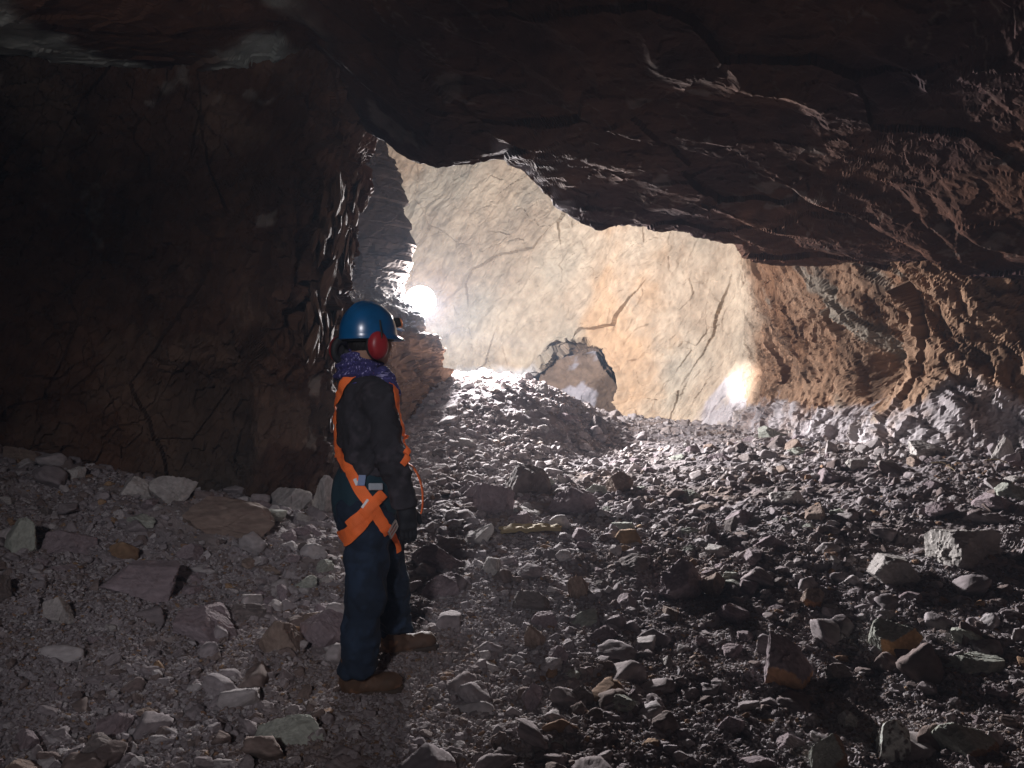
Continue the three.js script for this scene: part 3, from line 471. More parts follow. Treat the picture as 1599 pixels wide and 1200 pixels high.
// px, py: centre in the photograph, w, h: its size there, deep: depth against width, [tilt, turn], look, label
const named = [
  [449, 786, 62, 46, 0.8, 0.1, 0.4, PALE, 'pale rounded boulder at the foot of the dark left wall beside the person', 'boulder'],
  [508, 782, 52, 66, 0.7, 0.2, 1.4, PALE, 'tall pale boulder partly hidden behind the back of the person', 'boulder'],
  [352, 812, 140, 62, 0.6, -0.08, 0.2, BROWN, 'long brown slab with a dark underside on the crest of the left bank', 'slab'],
  [262, 772, 76, 44, 0.8, 0.12, 0.9, PALE, 'blocky pale rock on the bank crest just left of the long brown slab', 'rock'],
  [203, 766, 66, 36, 0.8, -0.1, 2.0, PALE, 'low pale rock on the bank crest against the darkest part of the wall', 'rock'],
  [118, 743, 27, 32, 0.8, 0.3, 0.6, PALE, 'small upright rock on the crest of the left bank', 'rock'],
  [24, 715, 60, 30, 0.8, -0.2, 0.6, BROWN, 'flat rock at the far left end of the bank crest', 'rock'],
  [26, 843, 56, 62, 0.8, 0.35, 2.4, GREEN, 'greenish wedge shaped rock at the left edge of the rubble bank', 'rock'],
  [90, 848, 80, 38, 0.8, 0.05, 1.1, MAUVE, 'flat topped mauve rock beside the greenish wedge rock on the left bank', 'rock'],
  [206, 912, 118, 46, 0.9, 0.0, 0.3, MAUVE, 'broad dust covered slab lying flush in the middle of the left bank', 'slab'],
  [85, 957, 54, 42, 0.8, 0.25, 2.7, PALE, 'angular pale rock in the fine dust of the left bank below the dusty slab', 'rock'],
  [308, 986, 98, 50, 0.8, -0.1, 0.35, MAUVE, 'smooth grey slab with a dark edge left of the split block', 'slab'],
  [436, 1008, 92, 74, 0.8, 0.1, 1.9, BROWN, 'split brown block left of the reddish block by the trouser leg', 'block'],
  [497, 994, 72, 72, 0.8, -0.15, 0.5, MAUVE, 'reddish grey block touching the near trouser leg of the person', 'block'],
  [448, 1156, 112, 52, 0.7, 0.05, 0.2, GREEN, 'pale grey slab lying in front of the near boot', 'slab'],
  [772, 787, 72, 56, 0.8, 0.1, 0.6, MAUVE, 'mottled angular rock in front of the dark cube shaped rock', 'rock'],
  [822, 756, 84, 62, 0.8, -0.1, 0.8, DARK, 'dark cube shaped rock standing at the foot of the mound', 'rock'],
  [902, 787, 82, 52, 0.7, 0.0, 0.1, MAUVE, 'flat faced reddish rock right of the dark cube shaped rock', 'rock'],
  [680, 880, 92, 42, 0.8, -0.15, 0.4, MAUVE, 'wedge shaped slab just right of the hanging glove of the person', 'slab'],
  [688, 920, 66, 38, 0.8, 0.1, 1.0, MAUVE, 'low brown rock below the wedge shaped slab beside the far leg', 'rock'],
  [768, 888, 46, 38, 0.8, 0.1, 1.3, PALE, 'pale square stone below the wooden plank', 'stone'],
  [907, 921, 44, 58, 0.7, 0.5, 0.9, BROWN, 'pointed leaning brown stone right of the plank towards the viewer', 'stone'],
  [1068, 912, 76, 58, 0.8, 0.1, 0.4, MAUVE, 'grey block beside its smaller reddish neighbour right of the floor centre', 'block'],
  [1116, 918, 50, 36, 0.8, 0.0, 1.6, BROWN, 'rounded reddish stone leaning on the grey block right of the floor centre', 'stone'],
  [1112, 838, 26, 40, 0.6, 0.1, 0.8, DARK, 'dark upright shard, the left one of two on the right slope', 'stone'],
  [1142, 822, 26, 32, 0.7, 0.3, 1.8, DARK, 'dark upright shard, the right one of two on the right slope', 'stone'],
  [1234, 1046, 86, 96, 0.8, 0.15, 0.2, { ...MAUVE, fresh: { dir: V(0.2, -0.42, 0.9).normalize(), cut: 0.72, c: [0.42, 0.23, 0.12] } }, 'large upright block with an orange lower face and a grey top', 'block'],
  [1404, 1003, 76, 54, 0.8, -0.1, 0.7, { ...GREEN, fresh: { dir: V(0, 0.0, 1), cut: 0.45, c: [0.5, 0.3, 0.13] } }, 'orange faced angular block with a pale rim on the dark right slope', 'block'],
  [1272, 937, 40, 38, 0.8, 0.3, 0.7, { ...BROWN, fresh: { dir: V(0, 0.1, 1).normalize(), cut: 0.5, c: [0.36, 0.18, 0.085] } }, 'small orange brown angular stone above the large orange faced block', 'stone'],
  [1405, 1163, 76, 66, 0.8, 0.2, 0.4, { ...DARK, vein: [0.5, 0.52, 0.48] }, 'dark rock streaked with white veins near the lower right corner', 'rock'],
  [1300, 1184, 58, 52, 0.8, 0.1, 2.2, { ...GREEN, fresh: { dir: V(1, 0.1, 0.4).normalize(), cut: 0.5, c: [0.22, 0.13, 0.08] } }, 'grey rock with a brown side left of the white veined rock', 'rock'],
  [1526, 1172, 96, 52, 0.8, 0.0, 0.4, { ...GREEN, fresh: { dir: V(0.3, -0.2, 1).normalize(), cut: 0.6, c: [0.24, 0.13, 0.07] } }, 'broad greenish slab with a brown front at the lower right corner', 'slab'],
  [1530, 1006, 84, 36, 0.8, -0.1, 0.6, GREEN, 'pale greenish rock at the right edge above the dark hollow', 'rock'],
  [1528, 1046, 96, 40, 0.8, 0.12, 0.2, GREEN, 'long greenish slab just below the pale greenish rock at the right edge', 'slab'],
  [1520, 862, 120, 60, 0.8, 0.05, 0.3, PALE, 'large pale slab half sunk in the right slope', 'slab'],
  [1404, 898, 96, 46, 0.8, 0.0, 1.2, PALE, 'cluster leading pale slab left of the large half sunk slab', 'slab'],
  [1456, 703, 70, 24, 0.7, -0.22, 0.3, PALE, 'flat bright slab leaning at the foot of the right wall', 'slab'],
  [1572, 702, 34, 40, 0.8, 0.1, 0.4, PALE, 'upright grey boulder at the right edge below the wall', 'boulder'],
  [986, 735, 30, 20, 0.8, 0.1, 0.4, { a: [0.5, 0.46, 0.46], b: [0.42, 0.38, 0.38] }, 'white stone on the valley floor between the mound and the right wall', 'stone'],
  [934, 668, 34, 30, 0.8, 0.2, 0.7, DARK, 'black rock on the right flank of the mound below the arch', 'rock'],
  [846, 608, 26, 12, 0.8, 0.0, 0.7, PALE, 'white flat stone on the crest of the mound in front of the arch', 'stone'],
  [838, 1000, 36, 50, 0.7, 0.45, 0.7, BROWN, 'upright pointed stone alone in the dark fine gravel of the foreground', 'stone'],
  [870, 1032, 38, 38, 0.8, 0.1, 1.7, MAUVE, 'blocky grey stone beside the upright pointed stone', 'stone'],
  [1150, 960, 60, 30, 0.8, 0.0, 0.8, MAUVE, 'long low grey rock on the right slope left of the small orange brown stone', 'rock'],
  [905, 1098, 56, 46, 0.8, 0.15, 0.8, DARK, 'dark olive rock in the foreground gravel below the blocky grey stone', 'rock'],
  [832, 1092, 40, 44, 0.8, 0.2, 1.3, MAUVE, 'mauve angular stone left of the dark olive rock in the foreground gravel', 'stone'],
  [862, 1172, 40, 30, 0.8, 0, 0.5, GREEN, 'pale green grey stone at the bottom edge of the foreground gravel', 'stone'],
  [968, 756, 44, 32, 0.8, 0.1, 0.8, BROWN, 'brown rock just below the white stone of the valley floor', 'rock'],
];
const rockSpots = [];
{
  const c = at(908, 616, 16.5), g = rockGeo(2222, 34, { planes: 40, a: [0.13, 0.092, 0.068], b: [0.09, 0.06, 0.042], stain: [0.3, 0.285, 0.31] });
  g.scale(1.5, 1.38, 0.8); g.rotateY(-0.6); g.computeVertexNormals();
  const m = new THREE.Mesh(g, stoneMat); m.name = numbered('boulder'); m.castShadow = m.receiveShadow = true; m.position.copy(c); tag(m, 'big brown boulder with whitish stains filling the low arch in the back wall', 'boulder'); scene.add(m);
}
named.forEach(([px, py, w, h, deep, tilt, turn, look, label, cat], i) => {
  const foot = onFloor(px, py + h * 0.32), d = -foot.z, W = (w / F) * d, H = (h / F) * d;
  const g = rockGeo(300 + i * 7, w * h > 1500 ? 16 : 11, { ...look, planes: 10 + (i % 5) });
  g.computeBoundingBox(); const s = g.boundingBox.getSize(V());
  const q = new THREE.Quaternion().setFromEuler(new THREE.Euler(0.15, 0, tilt));
  g.scale(W / s.x, (H * 1.35) / s.y, (W * deep) / s.z); g.applyQuaternion(q);
  const c = look.fresh ? 0 : turn; g.rotateY(c); g.computeVertexNormals(); g.computeBoundingBox();
  const m = new THREE.Mesh(g, stoneMat); m.name = numbered(cat === 'stone' ? 'loose_stone' : cat === 'slab' ? 'rock_slab' : cat === 'boulder' ? 'boulder' : cat === 'block' ? 'rock_block' : 'loose_rock');
  m.castShadow = m.receiveShadow = true; m.position.set(foot.x, at(px, py, d).y - H * 0.12, foot.z - W * deep * 0.25);
  tag(m, label, cat); scene.add(m); rockSpots.push([m.position.x, m.position.z, W * 0.5]);
});
const nearPerson = (x, z, r) => ((x + 0.66) / 0.2) ** 2 + ((z + 3.58) / 0.2) ** 2 < (1 + r / 0.2) ** 2 || ((x + 0.5) / 0.22) ** 2 + ((z + 3.98) / 0.2) ** 2 < (1 + r / 0.2) ** 2;
const clear = (x, z, r) => !nearPerson(x, z, r) && rockSpots.every((s) => Math.hypot(s[0] - x, s[1] - z) > (s[2] + r) * 0.85);
// medium rocks: a few shapes, each copy a thing of its own
{
  const shapes = []; for (let i = 0; i < 14; i++) { const look = [PALE, MAUVE, MAUVE, BROWN, MAUVE, DARK, GREEN][i % 7]; const g = rockGeo(700 + i * 13, 9, { ...look, planes: 9 + (i % 6) }); shapes.push(g); }
  const protos = shapes.map((g) => { const m = new THREE.Mesh(g, stoneMat); m.castShadow = m.receiveShadow = true; return m; });
  const zones = [
    ['angular grey rock in the rubble of the left bank', 'rocks strewn over the left bank', 56, () => [rr(-4.0, -1.1), rr(-5.9, -2.7)], [0.035, 0.1]],
    ['broken rock in the rubble between the person and the left wall', 'rocks between the person and the left wall', 30, () => [rr(-2.1, -0.75), rr(-6.0, -4.1)], [0.06, 0.15]],
    ['brightly lit rock on the slope of the mound', 'rocks on the mound', 46, () => [rr(-1.0, 1.3), rr(-11.2, -7.6)], [0.05, 0.13]],
    ['grey rock lying on the level floor before the mound', 'rocks on the floor before the mound', 44, () => [rr(-0.5, 1.7), rr(-7.6, -4.4)], [0.05, 0.14]],
    ['grey rock in the rubble below the right wall', 'rocks below the right wall', 64, () => [rr(1.2, 4.4), rr(-10.2, -5.4)], [0.06, 0.17]],
    ['dark rock on the shadowed right foreground slope', 'rocks on the right foreground slope', 46, () => [rr(0.2, 3.2), rr(-5.2, -2.7)], [0.04, 0.1]],
  ];
  const landmark = [];
  const marks = { 0: 'the pale rounded boulder', 2: 'the long brown slab', 3: 'the blocky pale crest rock', 4: 'the low pale crest rock', 6: 'the flat far left rock', 7: 'the greenish wedge rock', 8: 'the flat topped mauve rock', 9: 'the broad dusty slab', 10: 'the angular pale rock in the dust', 11: 'the smooth grey slab', 12: 'the split brown block', 13: 'the reddish block by the leg', 14: 'the pale slab by the near boot',
    15: 'the mottled angular rock', 16: 'the dark cube shaped rock', 17: 'the flat faced reddish rock', 18: 'the wedge slab by the glove', 20: 'the pale square stone below the plank', 21: 'the pointed leaning stone', 22: 'the grey block', 24: 'the dark upright shards', 26: 'the large orange bottomed block', 27: 'the orange faced block', 29: 'the white veined rock', 31: 'the broad greenish corner slab', 32: 'the pale greenish rock', 34: 'the half sunk pale slab', 36: 'the bright leaning slab', 37: 'the upright grey boulder', 38: 'the white valley stone', 39: 'the black flank rock', 40: 'the white crest stone', 41: 'the upright pointed stone', 43: 'the long low grey rock', 44: 'the dark olive rock' };
  for (const k in marks) landmark.push([rockSpots[k][0], rockSpots[k][1], marks[k]]);
  { const p = onFloor(828, 842); landmark.push([p.x, p.z, 'the wooden plank']); const l = at(656, 471, 11); landmark.push([l.x + 0.3, l.z, 'the dazzling lamp']); const s = at(1147, 598, 10.6); landmark.push([s.x, s.z, 'the torch spot on the right wall']); landmark.push([-0.66, -3.55, "the person's near boot"], [-0.5, -3.98, "the person's far boot"]); }
  const used = new Set(), hues = ['pale', 'mauve grey', 'grey', 'brown', 'dusty grey', 'dark', 'greenish grey'];
  const describe = (x, z, r, shape, flat) => {
    const size = r > 0.12 ? 'large' : r > 0.085 ? 'middling' : r > 0.062 ? 'small' : 'very small', form = flat < 0.68 ? 'flattish' : flat > 0.84 ? 'chunky' : 'angular';
    const near = landmark.map(([a, b, n]) => [Math.hypot(a - x, b - z), a, b, n]).sort((p, q) => p[0] - q[0]).slice(0, 7);
    for (const step of [1, 2]) for (const [dist, a, b, n] of near) {
      const side = (x / -z - a / -b) * 3.5, deep = b - z;              // as seen from the viewer
      const way = Math.abs(side) > Math.abs(deep) ? (side > 0 ? 'right of' : 'left of') : deep > 0 ? 'behind' : 'in front of';
      const far = dist < 0.45 ? 'close ' : dist > 1.2 ? 'well ' : '';
      const label = `${size} ${hues[shape % 7]} ${form} rock ${far}${way} ${n}`;
      if (!used.has(label) && label.split(' ').length <= 16) { used.add(label); return label; }
    }
    return null;
  };
  reseed(77);
  for (const [label, group, count, spot, size] of zones) {
    for (let k = 0, tries = 0; k < count && tries < 4000; tries++) {
      const [x, z] = spot(), r = size[0] + (size[1] - size[0]) * Math.pow(rnd(), 2.2);
      if (!clear(x, z, r)) continue;
      if (x < -1.7 && -z > 5.9) continue;
      const shape = group === 'rocks on the mound' && rnd() < 0.8 ? [0, 7, 4, 11][Math.floor(rnd() * 4)] : Math.floor(rnd() * protos.length), flat = rr(0.55, 0.95), m = protos[shape].clone(); m.name = numbered('rubble_rock'); m.userData = {};
      m.scale.set(r * rr(0.9, 1.5), r * flat, r * rr(0.8, 1.2)); m.rotation.set(rr(-0.4, 0.4), rr(0, 6.3), rr(-0.4, 0.4));
      m.position.set(x, floorY(x, z) + r * rr(-0.25, 0.22), z); tag(m, describe(x, z, r, shape, flat) || label, 'rock', group); scene.add(m); rockSpots.push([x, z, r]); k++;
    }
  }
}
// the rubble nobody could count
{
  const fine = new THREE.MeshPhysicalMaterial({ color: 0xffffff, vertexColors: true, roughness: 0.95, specularIntensity: 0.3, bumpMap: grain, bumpScale: 0.004 }); fine.name = 'rubble';
  const G = new THREE.Group(); G.name = 'rubble'; G.userData = { kind: 'stuff', label: 'grey and brown broken rubble and gravel covering the mine floor' }; scene.add(G);
  const hulls = [];                                           // twelve angular stones for the fine gravel, ten worn ones for the coarse
  for (let i = 0; i < 12; i++) { reseed(900 + i); const pts = []; const n = 10 + (i % 5) * 3; for (let k = 0; k < n; k++) { const y = 1 - (2 * (k + 0.5)) / n, a = k * 2.4 + rr(-0.6, 0.6), r = Math.sqrt(1 - y * y), s = rr(0.75, 1.1); pts.push(V(Math.cos(a) * r * s, y * s * rr(0.6, 0.9), Math.sin(a) * r * s * rr(0.7, 1))); } const g = new ConvexGeometry(pts); g.setAttribute('color', new THREE.BufferAttribute(new Float32Array(g.attributes.position.count * 3).fill(1), 3)); hulls.push(g); }
  for (let i = 0; i < 10; i++) { const g = rockGeo(1500 + i * 11, 5, { planes: 8 + (i % 6), a: [0.92, 0.92, 0.92], b: [0.66, 0.64, 0.63] }); g.scale(1, 0.75, 0.9); g.computeVertexNormals(); hulls.push(g); }
  const lists = hulls.map(() => []);
  const put = (x, z, r) => {
    const sink = r < 0.017 ? rr(-0.2, 0.4) : rr(-0.55, 0.25);
    const patch = fbm(x * 1.3, 2, z * 1.3, 3, 301), t = rnd();
    let c = t < 0.55 ? mix3([0.27, 0.242, 0.25], [0.2, 0.172, 0.178], rnd()) : t < 0.78 ? mix3([0.19, 0.15, 0.138], [0.13, 0.1, 0.095], rnd()) : t < 0.965 ? mix3([0.36, 0.335, 0.335], [0.3, 0.275, 0.28], rnd()) : mix3([0.26, 0.17, 0.1], [0.2, 0.12, 0.08], rnd());
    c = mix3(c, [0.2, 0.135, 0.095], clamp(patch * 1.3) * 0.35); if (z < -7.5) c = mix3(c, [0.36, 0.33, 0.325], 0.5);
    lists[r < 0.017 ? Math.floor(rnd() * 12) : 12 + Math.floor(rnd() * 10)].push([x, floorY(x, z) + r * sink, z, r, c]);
  };
  reseed(4242);
  const layers = [[130000, 2.35, 4.8, 0.004, 0.013], [90000, 2.4, 6.5, 0.008, 0.024], [26000, 2.6, 9.5, 0.018, 0.05], [50000, 5.5, 14, 0.016, 0.07], [5600, 2.6, 14, 0.04, 0.13]];
  for (const [n, d0, d1, r0, r1] of layers) for (let i = 0; i < n; i++) {
    const d = Math.sqrt(lerp(d0 * d0, d1 * d1, rnd())), x = rr(-0.74, 0.74) * d, z = -d;
    if (d > 6.6 && x < -1.6) continue;
    const dusty = fbm(x * 0.9, 4, z * 0.9, 3, 300); if (r0 < 0.05 && r0 > 0.007 && rnd() < sstep(-0.12, 0.2, dusty) * 0.8) continue;
    const r = r0 + (r1 - r0) * Math.pow(rnd(), 2.5);
    if (r > 0.03 && nearPerson(x, z, r)) continue;
    put(x, z, r);
  }
  const M = new THREE.Matrix4(), Q = new THREE.Quaternion(), E = new THREE.Euler(), S = V(), P = V(), C = new THREE.Color();
  lists.forEach((list, k) => {
    const im = new THREE.InstancedMesh(hulls[k], fine, list.length); im.name = k < 12 ? 'gravel' : 'stones'; im.castShadow = im.receiveShadow = true; im.userData.kind = 'stuff';
    list.forEach(([x, y, z, r, c], i) => { E.set(rr(-0.7, 0.7), rr(0, 6.3), rr(-0.7, 0.7)); S.set(r * rr(0.8, 1.4), r * rr(0.6, 1), r * rr(0.8, 1.2)); im.setMatrixAt(i, M.compose(P.set(x, y, z), Q.setFromEuler(E), S)); im.setColorAt(i, C.setRGB(...c)); });
    G.add(im);
  });
}
// a short plank on the floor, straws by the right edge
{
  const a = onFloor(782, 842), b = onFloor(874, 838), L = a.distanceTo(b);
  const g = new THREE.BoxGeometry(L, 0.035, 0.075, 40, 3, 4), P = g.attributes.position, col = new Float32Array(P.count * 3);
  for (let i = 0; i < P.count; i++) { const x = P.getX(i), y = P.getY(i), z = P.getZ(i), e = Math.abs(x) / (L / 2); P.setXYZ(i, x + (e > 0.97 ? 0.03 * noise(y * 60, z * 40, x, 401) : 0), y + 0.012 * noise(x * 5, 0, z * 12, 402) + 0.01 * noise(x * 22, 1, z * 30, 404) - (e > 0.7 ? (e - 0.7) * 0.03 : 0), z * (1 - 0.35 * clamp(x / (L / 2))) + 0.01 * noise(x * 8, 3, 0, 405)); col.set(tone([0.34, 0.265, 0.15], 0.9 + 0.4 * noise(x * 3, y * 90, z * 90, 403)), i * 3); }
  g.setAttribute('color', new THREE.BufferAttribute(col, 3)); g.computeVertexNormals();
  const m = new THREE.Mesh(g, new THREE.MeshStandardMaterial({ vertexColors: true, roughness: 0.85 })); m.material.name = 'old wood'; m.name = 'wooden_plank'; m.castShadow = m.receiveShadow = true;
  m.position.copy(a).add(b).multiplyScalar(0.5); m.position.y += 0.055; m.rotation.y = Math.atan2(-(b.z - a.z), b.x - a.x); m.rotation.z = Math.atan2(b.y - a.y, Math.hypot(b.x - a.x, b.z - a.z)); m.rotation.x = 0.25;
  tag(m, 'short splintered yellowish plank lying on the rubble right of the person', 'plank'); scene.add(m);
  reseed(55);
  [[1560, 738, 46, 'pale straw lying across the stones at the right edge'], [1470, 742, 34, 'short pale straw lying left of the longer straw near the right edge']].forEach(([px, py, w, label]) => {
    const p = onFloor(px, py), l = (w / F) * -p.z, c = new THREE.CatmullRomCurve3([V(-l / 2, 0.02, 0), V(-l / 6, 0.045, 0.02), V(l / 5, 0.04, -0.01), V(l / 2, 0.0, 0.05)]);
    const s = new THREE.Mesh(new THREE.TubeGeometry(c, 16, 0.005, 6), std('straw', [0.4, 0.33, 0.2], 0.8)); s.name = numbered('straw'); s.position.copy(p).add(V(0, 0.05, 0)); s.rotation.z = -0.2; s.castShadow = true; tag(s, label, 'straw'); scene.add(s);
  });
}
// ------------------------------------------------------------------ the person
const sdCap = (p, a, b, ra, rb) => { const bx = b.x - a.x, by = b.y - a.y, bz = b.z - a.z, px = p.x - a.x, py = p.y - a.y, pz = p.z - a.z; const t = clamp((px * bx + py * by + pz * bz) / (bx * bx + by * by + bz * bz)); return Math.hypot(px - bx * t, py - by * t, pz - bz * t) - lerp(ra, rb, t); };
const smin = (a, b, k) => { const h = Math.max(k - Math.abs(a - b), 0) / k; return Math.min(a, b) - h * h * k * 0.25; };
const smax = (a, b, k) => -smin(-a, -b, k);
class Frame { constructor(o, yaw, pitch = 0) { this.o = o; const f = V(Math.sin(yaw) * Math.cos(pitch), Math.sin(pitch), -Math.cos(yaw) * Math.cos(pitch)); this.f = f; this.r = V(Math.cos(yaw), 0, Math.sin(yaw)); this.u = this.r.clone().cross(f); }
  to(p, q) { const x = p.x - this.o.x, y = p.y - this.o.y, z = p.z - this.o.z; return q.set(x * this.r.x + y * this.r.y + z * this.r.z, x * this.u.x + y * this.u.y + z * this.u.z, x * this.f.x + y * this.f.y + z * this.f.z); }
  out(x, y, z) { return this.o.clone().addScaledVector(this.r, x).addScaledVector(this.u, y).addScaledVector(this.f, z); }
  matrix() { return new THREE.Matrix4().makeBasis(this.r.clone().negate(), this.u, this.f).setPosition(this.o); } }   // left, up, forward
const sdEll = (p, rx, ry, rz) => { const k0 = Math.hypot(p.x / rx, p.y / ry, p.z / rz), k1 = Math.hypot(p.x / (rx * rx), p.y / (ry * ry), p.z / (rz * rz)); return k1 < 1e-9 ? -Math.min(rx, ry, rz) : (k0 * (k0 - 1)) / k1; };
const sdBox = (p, x, y, z, r) => { const a = Math.abs(p.x) - x + r, b = Math.abs(p.y) - y + r, c = Math.abs(p.z) - z + r; return Math.hypot(Math.max(a, 0), Math.max(b, 0), Math.max(c, 0)) + Math.min(Math.max(a, b, c), 0) - r; };
// surface of a distance field, as one closed mesh
function skin(f, lo, hi, cell) {
  const nx = Math.ceil((hi.x - lo.x) / cell) + 1, ny = Math.ceil((hi.y - lo.y) / cell) + 1, nz = Math.ceil((hi.z - lo.z) / cell) + 1;
  const S = new Float32Array(nx * ny * nz), p = V(), id = (i, j, k) => (k * ny + j) * nx + i;
  for (let k = 0; k < nz; k++) for (let j = 0; j < ny; j++) for (let i = 0; i < nx; i++) S[id(i, j, k)] = f(p.set(lo.x + i * cell, lo.y + j * cell, lo.z + k * cell));
  const vid = new Int32Array(nx * ny * nz).fill(-1), pos = [], nor = [], idx = [];
  const E = [[0, 1], [2, 3], [4, 5], [6, 7], [0, 2], [1, 3], [4, 6], [5, 7], [0, 4], [1, 5], [2, 6], [3, 7]];
  for (let k = 0; k < nz - 1; k++) for (let j = 0; j < ny - 1; j++) for (let i = 0; i < nx - 1; i++) {
    const c = [S[id(i, j, k)], S[id(i + 1, j, k)], S[id(i, j + 1, k)], S[id(i + 1, j + 1, k)], S[id(i, j, k + 1)], S[id(i + 1, j, k + 1)], S[id(i, j + 1, k + 1)], S[id(i + 1, j + 1, k + 1)]];
    let m = 0; for (let a = 0; a < 8; a++) if (c[a] < 0) m |= 1 << a;
    if (m === 0 || m === 255) continue;
    let x = 0, y = 0, z = 0, n = 0;
    for (const [a, b] of E) if (c[a] < 0 !== c[b] < 0) { const t = c[a] / (c[a] - c[b]); x += lerp(a & 1, b & 1, t); y += lerp((a >> 1) & 1, (b >> 1) & 1, t); z += lerp((a >> 2) & 1, (b >> 2) & 1, t); n++; }
    vid[id(i, j, k)] = pos.length / 3; pos.push(lo.x + (i + x / n) * cell, lo.y + (j + y / n) * cell, lo.z + (k + z / n) * cell);
  }
  const quad = (a, b, c, d, flip) => { if (a < 0 || b < 0 || c < 0 || d < 0) return; if (flip) idx.push(a, c, b, a, d, c); else idx.push(a, b, c, a, c, d); };
  for (let k = 1; k < nz - 1; k++) for (let j = 1; j < ny - 1; j++) for (let i = 1; i < nx - 1; i++) {
    const s = S[id(i, j, k)] < 0;
    if (s !== S[id(i + 1, j, k)] < 0) quad(vid[id(i, j - 1, k - 1)], vid[id(i, j, k - 1)], vid[id(i, j, k)], vid[id(i, j - 1, k)], !s);
    if (s !== S[id(i, j + 1, k)] < 0) quad(vid[id(i - 1, j, k - 1)], vid[id(i - 1, j, k)], vid[id(i, j, k)], vid[id(i, j, k - 1)], !s);
    if (s !== S[id(i, j, k + 1)] < 0) quad(vid[id(i - 1, j - 1, k)], vid[id(i, j - 1, k)], vid[id(i, j, k)], vid[id(i - 1, j, k)], !s);
  }
  const e = cell * 0.5, q = V();
  for (let i = 0; i < pos.length; i += 3) { const x = pos[i], y = pos[i + 1], z = pos[i + 2]; q.set(f(p.set(x + e, y, z)) - f(p.set(x - e, y, z)), f(p.set(x, y + e, z)) - f(p.set(x, y - e, z)), f(p.set(x, y, z + e)) - f(p.set(x, y, z - e))).normalize(); nor.push(q.x, q.y, q.z); }
  const g = new THREE.BufferGeometry();
  g.setAttribute('position', new THREE.Float32BufferAttribute(pos, 3)); g.setAttribute('normal', new THREE.Float32BufferAttribute(nor, 3)); g.setIndex(idx);
  return g;
}
